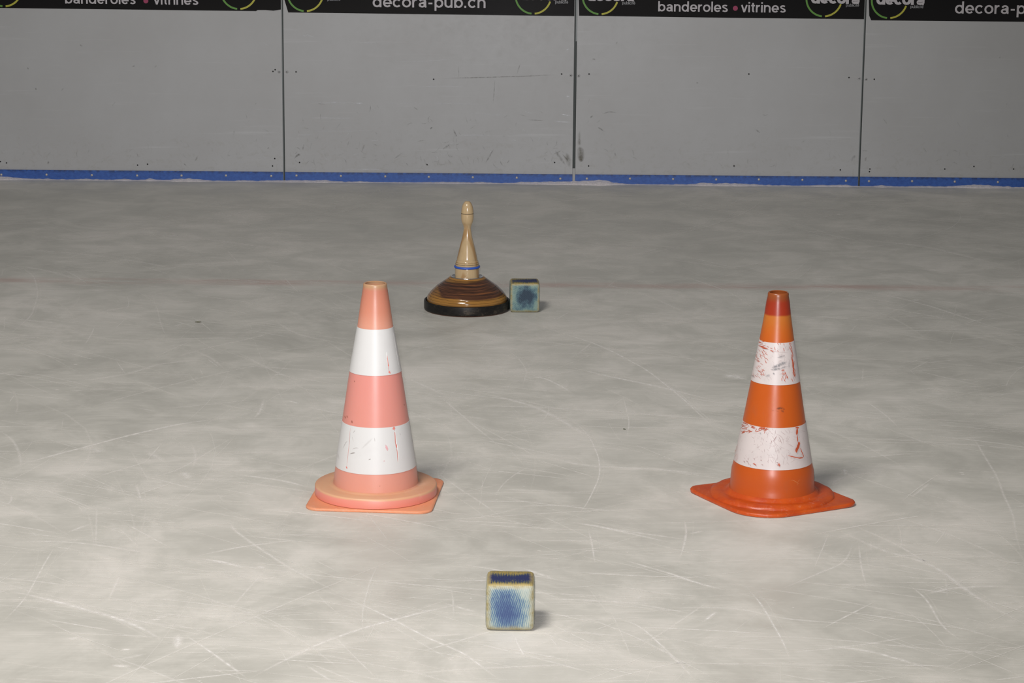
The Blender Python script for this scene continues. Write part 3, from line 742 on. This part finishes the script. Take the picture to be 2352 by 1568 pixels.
put_text('decora', 1195, 1302, -0.3, 20, Ltr, r2, 'logo_lettering', 0.33); put_text('publicité', 1275, 1305, 8, 5, Sm, r2, 'small_lettering')
put_text('banderoles', 1511, 1672, 26, 16.5, Ltr, r3, 'lettering', 0.225); dot(1689, 19, 5.6, r3); put_text('vitrines', 1702, 1805, 28, 16.5, Ltr, r3, 'lettering', 0.225)
ring(1379, 32, r3); ring(1893, 37, r3)
put_text('decora', 1349, 1457, 2, 20, Ltr, r3, 'logo_lettering', 0.33); put_text('publicité', 1429, 1459, 10, 5, Sm, r3, 'small_lettering')
put_text('decora', 1864, 1974, 8, 20, Ltr, r3, 'logo_lettering', 0.33); put_text('publicité', 1943, 1973, 15, 5, Sm, r3, 'small_lettering')
put_text('decora-pub.ch', 2193, 2453, 31, 19.5, Ltr, r4, 'lettering', 0.225, slope=0.008)
ring(2043, 41, r4); ring(2567, 46, r4)
put_text('decora', 2014, 2123, 10.5, 20, Ltr, r4, 'logo_lettering', 0.33); put_text('publicité', 2091, 2121, 18.5, 5, Sm, r4, 'small_lettering')

# ------------------------------------------------------------------ snow scraped against the foot of the boards
sn = MB(); n = 900; rows = 7; xs0, xs1 = edges[0]+0.01, edges[4]-0.01
def snow_h(x):
    h = 0.0015+0.014*max(0, noise.noise(Vector((x*2.6, 1, 0)))+0.10)+0.007*max(0, noise.noise(Vector((x*11, 5, 0))))+0.003*noise.noise(Vector((x*45, 2, 0)))
    px = proj((x, BOARD_Y, 0))[0]
    for c, ww, k in ((1365, 45, .011), (1395, 30, .004), (0, 60, .008), (430, 35, .007), (2240, 50, .009), (345, 15, .006)):
        h += k*math.exp(-((px-c)/ww)**2)
    return max(0.0012, h)
vs = []; fs = []
for i in range(n+1):
    x = xs0+(xs1-xs0)*i/n; h = snow_h(x); wd = 0.014+h*1.6+0.01*max(0, noise.noise(Vector((x*14, 9, 0))))
    for k in range(rows):
        u = k/(rows-1); y = BOARD_Y-0.0066-wd*u
        z = h*(1-u)**0.8*(1+0.35*noise.noise(Vector((x*60, u*3, 0))) if 0 < k < rows-1 else 1)+0.0003
        if k == rows-1: z = -0.002
        vs.append((x, y, z))
for i in range(n):
    for k in range(rows-1):
        a = i*rows+k; fs.append((a, a+1, a+rows+1, a+rows))
sn.add(vs, fs)
ms = NT('ice_shavings'); ns_ = ms.noise(ms.coord(), 140, 4, 0.7); ms.base(ms.ramp(ns_, [(0.3, (0.60, 0.56, 0.56)), (0.7, (0.84, 0.79, 0.81))])); ms.set(Roughness=0.8); ms.bump(ns_, 0.7, 0.003)
so = sn.build('ice_shavings', ms.m, smooth=True); tag(so, 'low ragged ridge of whitish ice shavings along the foot of the boards', 'ice shavings', kind='stuff')

# ------------------------------------------------------------------ traffic cones
def axis_z(B, py):
    """height on the vertical axis through B that projects to image row py"""
    lo, hi = -0.1, 1.0
    for _ in range(40):
        m_ = (lo+hi)/2
        if proj((B.x, B.y, m_))[1] > py: lo = m_
        else: hi = m_
    return (lo+hi)/2
def profile(B, samples):
    return [(hw*proj((B.x, B.y, axis_z(B, y)))[2]/FPX, axis_z(B, y)) for y, hw in samples]
def radius_at(prof, z):
    P = sorted(prof, key=lambda q: q[1])
    if z <= P[0][1]: return P[0][0]
    for a, b in zip(P, P[1:]):
        if a[1] <= z <= b[1]: return a[0]+(b[0]-a[0])*(z-a[1])/max(1e-9, b[1]-a[1])
    return P[-1][0]
def cone_hit(B, prof, px, py):
    d = ray(px, py); d.normalize()
    t = (Vector((B.x, B.y, 0.25))-CP).length-0.35
    for _ in range(1400):
        p = CP+d*t; r = math.hypot(p.x-B.x, p.y-B.y)
        if r <= radius_at(prof, p.z): break
        t += 0.0005
    else: return None, None
    v = Vector((p.x-B.x, p.y-B.y, 0)); v.normalize()
    return Vector((p.x-B.x, p.y-B.y, p.z)), v
def surf_ribbon(mb, B, prof, pts, wpx, mi, lift=0.0007, a=1.0, soft=False, taper=True, sub=3, zlim=(-1, 1)):
    P = []; N = []
    for q in smooth_line(pts, sub):
        h, nn = cone_hit(B, prof, q.x, q.y)
        if h is None or not zlim[0] <= h.z <= zlim[1]: continue
        P.append(h+nn*lift); N.append(nn)
    if len(P) < 2: return
    sc = (Vector((B.x, B.y, .25))-CP).length/FPX
    mb.ribbon(P, N, wpx*sc, mi, a, taper=taper, soft=soft)
def square_plate(mb, side, rad, thick, rz, z0=0.0, n=10, lift=0.0, mi=0, sub=1, hole=0.05, slope=0.0, sides=None, dome=None):
    """rounded square sheet; outline rings blended inward to a circle"""
    sx, sy = sides or (side, side); out = []; rads = rad if isinstance(rad, tuple) else (rad,)*4
    for q, (gx, gy) in enumerate(((1, 1), (-1, 1), (-1, -1), (1, -1))):
        rad = rads[q]; cxx = gx*(sx/2-rad); cyy = gy*(sy/2-rad)
        for k in range(n+1):
            a = math.pi/2*q+math.pi/2*k/n; out.append((cxx+rad*math.cos(a), cyy+rad*math.sin(a)))
    # even out along the edges
    full = []
    for a, b in zip(out, out[1:]+out[:1]):
        dd = math.hypot(a[0]-b[0], a[1]-b[1]); m_ = max(1, int(dd/0.012))
        for k in range(m_): full.append((a[0]+(b[0]-a[0])*k/m_, a[1]+(b[1]-a[1])*k/m_))
    N = len(full); c, s_ = math.cos(rz), math.sin(rz); vs = []; fs = []; rings = []
    def zt(x, y, u):
        rr = math.hypot(x, y); e = max(0, (rr-side*0.42)/(side*0.25)); return lift*e*e
    spec = [(1.0, z0, True), (1.0, z0+thick*0.25, False), (1.004, z0+thick*0.6, False), (0.992, z0+thick, False), (0.97, z0+thick*1.08, False), (0.93, z0+thick*1.08, False)]
    for f_, z, _ in spec:
        rg = []
        for (x, y) in full:
            X, Yv = x*f_, y*f_
            rg.append((X*c-Yv*s_, X*s_+Yv*c, z+zt(X, Yv, 0)))
        rings.append(rg)
    for t_ in (0.5, 1.0):
        rg = []
        for (x, y) in full:
            X, Yv = x*0.93, y*0.93; rr = math.hypot(X, Yv); hx, hy = X/rr*hole, Yv/rr*hole
            X2, Y2 = X+(hx-X)*t_, Yv+(hy-Yv)*t_
            rg.append((X2*c-Y2*s_, X2*s_+Y2*c, z0+thick*1.08+zt(X2, Y2, 0)))
        rings.append(rg)
    for rg in rings: vs += rg
    for k in range(len(rings)-1):
        for i in range(N):
            j = (i+1) % N; fs.append((k*N+i, k*N+j, (k+1)*N+j, (k+1)*N+i))
    fs.append(tuple(range(N-1, -1, -1)))
    mb.add(vs, fs, mi)

# ---- faded pink cone on the left
B1 = ground(863.5, 1137)
cone1 = empty('traffic_cone', B1, 'faded pink traffic cone with two clean white bands, standing left on the ice', 'traffic cone', 'traffic cones on the ice')
pr1 = profile(B1, [(1108, 97.5), (1100, 96.5), (1085, 95), (1065, 92), (964, 76.8), (849, 59.3), (748, 41.2), (690, 33.0), (656, 27.5), (652, 27.4), (650, 26.3)])
zt1 = pr1[0][1]
pink = cone_plastic('faded_pink_plastic', [(0.0, (0.66, 0.30, 0.215)), (0.25, (0.68, 0.275, 0.22)), (0.62, (0.69, 0.265, 0.225)), (0.80, (0.66, 0.30, 0.21)), (0.86, (0.60, 0.235, 0.155)), (0.955, (0.53, 0.20, 0.13)), (0.972, (0.46, 0.27, 0.15))], dirt=(0.62, 0.24, 0.16), dirt_k=0.25)
pinkbase = base_plastic('pink_base_plastic', (0.73, 0.27, 0.135), (0.76, 0.32, 0.175), (0.80, 0.52, 0.42), 0.35)
discmat = cone_plastic('pink_disc_plastic', [(0.0, (0.72, 0.22, 0.16)), (0.047, (0.72, 0.26, 0.20)), (0.053, (0.66, 0.38, 0.22)), (0.0575, (0.66, 0.38, 0.22)), (0.061, (0.62, 0.28, 0.17))], rough=0.4, dirt=(0.80, 0.50, 0.42), dirt_k=0.3)
spot = mark('brown_spot', (0.36, 0.13, 0.08), 0.6)
mb = MB()
inner = [(max(0.004, r-0.004), z) for r, z in pr1][::-1]
inner[0] = (pr1[-1][0]-0.0035, pr1[-1][1]-0.0004)
mb.lathe([(pr1[0][0], zt1-0.004)]+pr1+[(pr1[-1][0]-0.0015, pr1[-1][1]+0.0006)]+inner, 112)
for (zx, zy, r) in ((363, 663, 5), (670, 808, 5), (305, 885, 8), (347, 914, 9), (318, 882, 7), (520, 1313, 3)):
    x, y = 680+zx/2.7027, 630+zy/2.7027; surf_ribbon(mb, B1, pr1, [(x-r*.25, y-r*.3), (x+r*.3, y+r*.35)], r*0.9, 1, 0.0005, 0.6, soft=True)
mb.build('cone_body', [pink, spot], cone1, angle=40)
db = MB(); rd = 139.8*proj(B1)[2]/FPX
zd = zt1
db.lathe([(rd*0.965, 0.006), (rd*1.0, 0.008), (rd*1.0, zd-0.004), (rd*0.990, zd-0.0012), (rd*0.975, zd), (pr1[0][0]+0.012, zd-0.001), (pr1[0][0]+0.004, zd-0.0006), (pr1[0][0]-0.002, zd+0.004)], 128)
db.build('base_disc', discmat, cone1, angle=50)
db = MB(); square_plate(db, 0.306, 0.034, 0.0055, math.radians(-4.5), 0.0008, hole=0.06)
db.build('base_plate', pinkbase, cone1, angle=50)
white1 = band_material('white_band', (0.655, 0.65, 0.64), 0.25)
crack_pink = mark('crack_pink', (0.72, 0.24, 0.20), 0.5); crack_pale = mark('crack_pale', (0.93, 0.92, 0.90), 0.5); dark_crack_and_shade = mark('dark_crack_and_shade', (0.30, 0.26, 0.24), 0.6); blush = mark('pink_smudge', (0.86, 0.42, 0.45), 0.5)
def Z1(l): return [(680+a/2.7027, 630+b/2.7027) for a, b in l]
def band(B, prof, ya, yb, name, mats, root, marks, Z, th=0.0009, label=None):
    za, zb = axis_z(B, ya), axis_z(B, yb); mb = MB(); N_ = 24
    pr = [(radius_at(prof, zb)+0.0001, zb)]
    for k in range(N_+1):
        z = zb+(za-zb)*k/N_; pr.append((radius_at(prof, z)+th, z))
    pr.append((radius_at(prof, za)+0.0001, za)); mb.lathe(pr, 128)
    lf = th+0.0003
    for (pts, wpx, mi, a, soft) in marks:
        surf_ribbon(mb, B, prof, Z(pts), wpx, mi, lf, a, soft, taper=True, zlim=(zb-0.0005, za+0.0005)); lf += 0.000012
    o = mb.build(name, mats, root, angle=40)
    if label: o['label'] = label
    return o
bm1 = [white1, crack_pink, crack_pale, dark_crack_and_shade, blush]
band(B1, pr1, 748.5, 849.5, 'reflective_band', bm1, cone1, [
 ([(564,500),(566,520),(569,545),(573,575),(576,600)],1.6,1,1,False), ([(570,548),(573,572)],3.4,1,1,False), ([(575,597),(579,613)],4.5,1,1,False), ([(572,604),(586,614)],3,1,1,False),
 ([(599,358),(608,400),(617,460),(626,510),(634,560),(637,580)],2.6,2,1,False), ([(603,362),(612,405),(621,460),(630,515)],1.0,3,.5,True),  # raised ridge as a pale line, its shadow painted dark beside it
 ([(560,478),(562,510),(566,548)],1.4,2,1,False), ([(629,552),(634,575)],2.5,3,.35,True), ([(335,566),(333,585)],2,2,1,False)], Z1, label='clean white upper band with a short crack')
band(B1, pr1, 963.5, 1065.5, 'reflective_band', bm1, cone1, [
 ([(341,928),(335,1000),(329,1080),(322,1140),(316,1198)],1.1,1,.6,False), ([(343,930),(337,1010),(331,1085)],1,3,.35,True), ([(312,1192),(320,1204)],4.5,1,1,False),
 ([(594,938),(604,952),(607,964)],7,1,1,False), ([(606,935),(607,960)],6,1,1,False), ([(609,962),(613,1000),(615,1040),(622,1075)],2.2,1,.7,False), ([(618,1050),(624,1076)],4,1,.9,False),
 ([(622,1075),(626,1100),(628,1130),(631,1165)],1.8,1,.7,False), ([(613,965),(619,1030),(628,1075),(632,1120),(634,1165)],1.4,2,1,False),
 ([(552,1055),(562,1075),(569,1096)],6.5,4,.9,True), ([(545,1150),(547,1165)],5,4,.35,True),
 ([(335,1114),(352,1108),(371,1106)],3,3,.9,True), ([(350,1085),(372,1076),(392,1078)],2,3,.5,True), ([(450,1152),(458,1146),(466,1144)],2.5,3,.8,True), ([(405,1085),(440,1050),(480,1012)],6,3,.12,True),
 ([(487,1010),(490,1040)],2,3,.35,True), ([(290,1090),(310,1045),(322,1035)],2,3,.5,True), ([(355,985),(372,962)],2,3,.4,True), ([(262,1095),(272,1160)],4,3,.3,True), ([(350,1000),(358,1040)],2,3,.3,True),
 ([(256,1110),(262,1140)],3,3,.4,True), ([(640,980),(648,1000)],3,3,.2,True), ([(703,930),(709,960)],2,3,.4,True), ([(716,1008),(724,1050)],2,2,1,False)], Z1, label='white lower band with cracks and grey scratches')

# ---- bright orange cone on the right
B2 = ground(1772.5, 1141)
cone2 = empty('traffic_cone', B2, 'bright orange traffic cone with two scuffed white bands, standing right on the ice', 'traffic cone', 'traffic cones on the ice')
pr2 = profile(B2, [(1118, 99), (1110, 96), (1095, 95.5), (1075, 94), (1062, 90.5), (1055, 88.3), (965, 71.8), (872, 55.8), (780, 39.8), (725, 31.0), (690, 26.6), (679, 24.2), (674, 24.2), (671, 22.8)])
orange = cone_plastic('orange_plastic', [(0.0, (0.50, 0.082, 0.008)), (0.35, (0.52, 0.095, 0.008)), (0.70, (0.52, 0.095, 0.008)), (0.78, (0.53, 0.118, 0.012)), (0.848, (0.51, 0.155, 0.022)), (0.856, (0.34, 0.030, 0.008)), (0.91, (0.31, 0.032, 0.009)), (0.93, (0.27, 0.062, 0.015)), (1.0, (0.30, 0.10, 0.02))], dirt=(0.36, 0.10, 0.04), dirt_k=0.35, rough=0.33)
orangebase = base_plastic('orange_base_plastic', (0.46, 0.050, 0.007), (0.60, 0.095, 0.008), (0.62, 0.27, 0.16), 0.4, 0.36)
mb = MB()
rt, ztp = pr2[-1]
inner = [(max(0.004, r-0.004), z) for r, z in pr2][::-1]; inner[0] = (rt-0.0035, ztp-0.0004)
mb.lathe([(pr2[0][0], pr2[0][1]-0.006)]+pr2+[(rt-0.0015, ztp+0.0008)]+inner, 112)
dirt2 = mark('grey_dirt', (0.16, 0.06, 0.03), 0.6, 120, 0.35, 0.6); pale2 = mark('pale_crack', (0.86, 0.36, 0.13), 0.5)
def Z2(l): return [(1560+a/2.75, 650+b/2.75) for a, b in l]
for pts, wpx, mi, a in (([(610,795),(640,790),(672,798)],8,1,.8), ([(640,800),(665,815)],6,1,.6), ([(575,810),(595,802),(640,815)],2,1,.4), ([(580,755),(600,740)],3,2,.4), ([(692,1245),(720,1245),(742,1258),(762,1270)],1.3,2,.8), ([(742,1258),(768,1235)],1.2,2,.7), ([(742,1262),(748,1275)],1.2,2,.7)):
    surf_ribbon(mb, B2, pr2, Z2(pts), wpx, mi, 0.0006, a, True)
mb.build('cone_body', [orange, dirt2, pale2], cone2, angle=40)
db = MB(); k_ = proj(B2)[2]/FPX; zA = pr2[0][1]
n_ = 144
lz = [(pr2[0][0]-0.001, zA+0.001), (104*k_, zA-0.0035), (107*k_, zA-0.007), (109*k_, 0.0170), (114*k_, 0.0172), (124*k_, 0.0190), (133*k_, 0.0180), (139*k_, 0.0150), (142*k_, 0.0115), (143.5*k_, 0.006)]
vs = []; fs = []
for q, (r, z) in enumerate(lz):
    for i in range(n_):
        a = 2*math.pi*i/n_; nz = noise.noise(Vector((math.cos(a)*5, math.sin(a)*5, q*.6))) if q > 2 else 0
        vs.append(((r+nz*0.0016)*math.cos(a), (r+nz*0.0016)*math.sin(a), z+(nz*0.0014 if q < len(lz)-1 else 0)))
for q in range(len(lz)-1):
    for i in range(n_):
        j = (i+1) % n_; fs.append((q*n_+i, q*n_+j, (q+1)*n_+j, (q+1)*n_+i))
db.add(vs, fs); db.build('base_ring', orangebase, cone2, fix=True)
db = MB(); square_plate(db, 0.308, (0.07, 0.034, 0.10, 0.034), 0.008, math.radians(28), 0.0008, hole=0.06, lift=0.002)
db.v = [(x-0.001, y-0.012, z) for x, y, z in db.v]
db.build('base_plate', orangebase, cone2, angle=50)
white2 = band_material('scuffed_white_band', (0.64, 0.575, 0.56), 0.9)
red = mark('red_showing_through', (0.50, 0.085, 0.03), 0.5); grey = mark('grey_rub', (0.24, 0.24, 0.26), 0.6, 260, 0.36, 0.56); dull = mark('thin_dark_scratch', (0.30, 0.15, 0.15), 0.6)
rnd = random.Random(3)
def flecks(x0, x1, y0, y1, n, lmin, lmax, ang, wd, mi=1, spread=.35, soft=False, a=1.0):
    out = []
    for _ in range(n):
        x, y = rnd.uniform(x0, x1), rnd.uniform(y0, y1); L = rnd.uniform(lmin, lmax); t = math.radians(ang)+rnd.gauss(0, spread)
        dx, dy = math.cos(t)*L/2, math.sin(t)*L/2; b = rnd.uniform(-.25, .25)
        out.append(([(x-dx, y-dy), (x-dy*b, y+dx*b), (x+dx, y+dy)], rnd.uniform(.6, 1)*wd*(.72 if mi == 1 else 1), mi, a*rnd.uniform(.6, 1), soft))
    return out
up = flecks(455, 545, 365, 400, 10, 12, 34, 12, 2.4) + flecks(450, 560, 425, 520, 44, 10, 30, 52, 1.6) + flecks(445, 540, 515, 600, 28, 10, 26, 48, 1.6) \
   + flecks(530, 600, 395, 430, 5, 14, 30, 22, 2.0) + flecks(600, 680, 360, 440, 10, 10, 26, 60, 1.8) + sum([flecks(689+(yy-355)*.13, 700+(yy-355)*.13, yy-15, yy+15, 4, 14, 44, 80, 1.8, spread=.12) for yy in range(370, 600, 24)], []) + flecks(640, 725, 565, 612, 14, 12, 30, 82, 2.2, spread=.2) \
   + flecks(600, 700, 380, 600, 16, 10, 40, -25, 1.2, 3, .8, True, .7) + flecks(450, 700, 365, 610, 40, 10, 40, 60, 1.0, 3, .8, True, .5) \
   + [([(580,535),(615,522),(650,505),(680,495)],9,2,1,True), ([(575,545),(620,540),(690,520)],6,2,.9,True), ([(615,470),(650,460),(665,452)],5,2,.9,True), ([(590,565),(605,572)],5,2,.8,True), ([(545,590),(580,575)],6,2,.6,True), ([(448,580),(485,588)],6,2,.9,True), ([(535,368),(590,366)],7,2,.6,True), ([(640,552),(665,545)],6,1,.8,True), ([(690,480),(688,540)],5,2,.5,True), ([(443,515),(441,530)],3,2,1,False),
      ([(524,402),(545,407),(560,413)],2.6,1,1,False), ([(575,420),(600,432)],1.6,1,1,False), ([(606,434),(690,436)],1,3,.7,True), ([(530,350),(531,375)],3,1,1,False), ([(480,352),(510,358)],3,1,1,False), ([(707,470),(712,530)],3,1,1,False), ([(712,500),(720,590)],3,1,.9,False)]
lo = flecks(400, 500, 875, 900, 15, 18, 40, 25, 2.0) + flecks(395, 470, 905, 948, 18, 14, 36, -8, 2.4) + flecks(470, 560, 895, 935, 16, 20, 46, -25, 2.8) \
   + flecks(390, 560, 950, 1130, 26, 8, 26, 70, 1.0, 3, .5, True, .7) + flecks(560, 700, 900, 1130, 44, 18, 70, 65, 1.0, 3, .5, True, .7) + flecks(480, 800, 900, 1140, 50, 10, 44, 30, 1.0, 3, .9, True, .5) \
   + flecks(350, 375, 900, 1100, 14, 20, 60, 96, 1.4, spread=.1) + flecks(380, 700, 1095, 1150, 12, 8, 18, 60, 1.6, 3, .6) \
   + [([(728,912),(742,910),(750,914)],3.5,1,1,False), ([(739,912),(738,940),(735,955)],6,1,1,False), ([(738,955),(742,985),(741,1000)],2.6,1,1,False), ([(748,1000),(750,1015),(738,1035)],7,1,1,False), ([(752,1010),(746,1030),(736,1050),(735,1068)],7.5,1,1,False),
      ([(758,1038),(766,1060),(778,1090),(770,1102)],2,1,1,False), ([(682,1086),(715,1094),(750,1102),(775,1103)],2,1,1,False), ([(745,1103),(775,1100)],3,1,.9,False), ([(470,1138),(480,1140),(492,1150)],2.0,1,1,False), ([(628,1132),(631,1156)],2.2,1,1,False), ([(620,1142),(640,1146)],1.6,1,1,False),
      ([(512,940),(520,950)],7,2,.9,True), ([(620,955),(590,1005)],2.2,3,.9,True), ([(590,985),(575,1020)],1.5,3,.9,True), ([(625,960),(650,1020)],1.4,3,.7,True), ([(378,862),(372,960),(352,1080)],2.2,1,.9,False), ([(345,1095),(338,1108)],4,1,1,False), ([(590,893),(625,893)],2.4,1,1,False), ([(512,905),(540,915),(556,902)],3.5,1,1,False)]
bm2 = [white2, red, grey, dull]
band(B2, pr2, 779, 871.5, 'reflective_band', bm2, cone2, up, Z2, label='white upper band scratched through to orange, grey rub marks')
band(B2, pr2, 965, 1056, 'reflective_band', bm2, cone2, lo, Z2, label='white lower band with a jagged orange tear at right')

# ------------------------------------------------------------------ ice stock
B3 = ground(1072.5, 709)
stock = empty('ice_stock', B3, 'turned wooden ice stock with pale upright handle on a black running plate', 'ice stock')
st = MB(); st.lathe([(0.02, 0.0006), (0.1425, 0.0006), (0.1452, 0.004), (0.1455, 0.010), (0.1455, 0.0285), (0.1445, 0.0325), (0.1415, 0.034), (0.1375, 0.0315), (0.1355, 0.0270), (0.130, 0.0262), (0.02, 0.026)], 128, cap0=True)
st.build('running_plate', rubber_plate(), stock, angle=45)
def spl(P, sub=5): return [(p.x, p.y) for p in smooth_line(P, sub)]
bd = MB(); bd.lathe([(0.03, 0.0265), (0.1325, 0.0265), (0.1352, 0.030)]+spl([(0.1358, 0.0335), (0.1348, 0.0420), (0.1320, 0.0480)])+[(0.1290, 0.0515), (0.1281, 0.0512)]+spl([(0.1275, 0.0545), (0.1190, 0.0640), (0.1030, 0.0790)])+[(0.1022, 0.0788)]+spl([(0.1008, 0.0806), (0.0810, 0.0945), (0.0600, 0.1095)])+[(0.0585, 0.1112), (0.0550, 0.1112), (0.0535, 0.108), (0.0420, 0.107), (0.03, 0.107)], 128)
bd.build('body', body_wood(), stock, angle=50)
cl = MB(); cl.lathe([(0.0430, 0.1075), (0.0532, 0.1085), (0.0548, 0.1125), (0.0535, 0.1138), (0.0500, 0.1120), (0.0430, 0.1105), (0.0415, 0.1095)], 96)
cl.build('metal_collar', plain('polished_aluminium', (0.78, 0.79, 0.82), 0.15, Metallic=1.0), stock)
hd = MB(); HS = [(0.036, 0.1075), (0.0408, 0.108), (0.0411, 0.125), (0.0411, 0.1405), (0.0406, 0.1425)]
hd.lathe(HS+[(0.0385, 0.144), (0.0385, 0.148), (0.0398, 0.1495)]+[(0.0402, 0.1545), (0.0396, 0.1555), (0.0372, 0.1560), (0.0396, 0.1568), (0.0392, 0.1605), (0.0365, 0.1620), (0.0382, 0.1632), (0.0378, 0.1655)]
   + spl([(0.0345, 0.1690), (0.0342, 0.1750), (0.0292, 0.1970), (0.0236, 0.2210), (0.0187, 0.2390), (0.0150, 0.2570), (0.0126, 0.2740), (0.0127, 0.2800), (0.0148, 0.2880), (0.0184, 0.2970), (0.0207, 0.3080), (0.0212, 0.3190), (0.0210, 0.3262)])
   + [(0.0203, 0.3268), (0.0203, 0.3278)]+spl([(0.0210, 0.3284), (0.0202, 0.3380), (0.0183, 0.3490), (0.0148, 0.3590), (0.0095, 0.3665), (0.0060, 0.3685), (0.0, 0.3690)]), 80)
hw = handle_wood(); dark_line = plain('dark_groove', (0.05, 0.03, 0.015), 0.6)
ho = hd.build('handle', [hw, dark_line], stock, angle=35)
for p in ho.data.polygons:
    z = p.center.z; r = math.hypot(p.center.x, p.center.y)
    if 0.3262 < z < 0.3284 or 0.1553 < z < 0.1565: p.material_index = 1  # narrow bands at the grooves get a darker colour
rr = MB(); pts = []
for k in range(13):
    a = 2*math.pi*k/12; pts.append((0.0405+0.0036*math.cos(a), 0.1458+0.0040*math.sin(a)))
rr.lathe(pts, 96); rb = rr.build('rubber_ring', plain('blue_rubber', (0.03, 0.10, 0.50), 0.45), ho); rb['label'] = 'blue rubber ring around the handle'

# ------------------------------------------------------------------ wooden cubes
def cube(name, B, rz, mat, label, size=0.1, ch=0.0145):
    bm = bmesh.new(); bmesh.ops.create_cube(bm, size=size)
    for v in bm.verts: v.co.z += size/2
    bmesh.ops.bevel(bm, geom=bm.edges[:]+bm.verts[:], offset=ch, segments=4, profile=0.62, affect='EDGES')
    bmesh.ops.subdivide_edges(bm, edges=[e for e in bm.edges if e.calc_length() > 0.03], cuts=5, use_grid_fill=True)
    for v in bm.verts:
        n3 = noise.noise_vector(v.co*38+Vector((B.x*9, 0, 0))); v.co += n3*0.0006
        v.co.z = max(v.co.z, 0.0003)
    me = bpy.data.meshes.new(name); bm.to_mesh(me); bm.free()
    o = link(name, me, mat); o.location = B; o.rotation_euler.z = rz
    return tag(o, label, 'wooden cube', 'wooden target cubes')
def cube_base(cxp, front_y): 
    g = ground(cxp, front_y); return Vector((g.x, g.y+0.05, 0.0002))
cube('wooden_cube', cube_base(1171.5, 1450), math.radians(-0.5), cube_material('blue_rubbed_pine', True), 'small blue stained wooden cube, nearest to the camera, alone at the front')
cube('wooden_cube', cube_base(1204.5, 718), math.radians(1.5), cube_material('dark_blue_rubbed_pine', False), 'small blue stained wooden cube touching the right side of the ice stock')

# ------------------------------------------------------------------ crumbs lying on the ice
def crumb(name, px, py, lx, ly, col, label, cat, rz=0.0):
    g = ground(px, py); mb = MB(); n = 12; vs = [(0, 0, 0.0022)]
    for i in range(n):
        a = 2*math.pi*i/n; k = 1+0.3*noise.noise(Vector((px+i*1.7, py, 0))); vs.append((lx/2*k*math.cos(a), ly/2*k*math.sin(a), 0.0006))
    vs += [(x*0.9, y*0.9, 0.0) for x, y, z in vs[1:]]
    fs = [(0, 1+i, 1+(i+1) % n) for i in range(n)]+[(1+i, 1+n+i, 1+n+(i+1) % n, 1+(i+1) % n) for i in range(n)]
    mb.add(vs, fs); o = mb.build(name, plain(name, col, 0.7), fix=True); o.location = (g.x, g.y, 0.001); o.rotation_euler.z = rz
    return tag(o, label, cat)
crumb('leaf_fragment', 455, 740, 0.022, 0.010, (0.10, 0.10, 0.045), 'tiny olive green leaf fragment on the ice left of the pink cone', 'leaf')
crumb('grit_crumb', 1434, 986, 0.006, 0.010, (0.09, 0.10, 0.06), 'tiny dark green crumb on the ice between the two cones', 'crumb', 0.5)
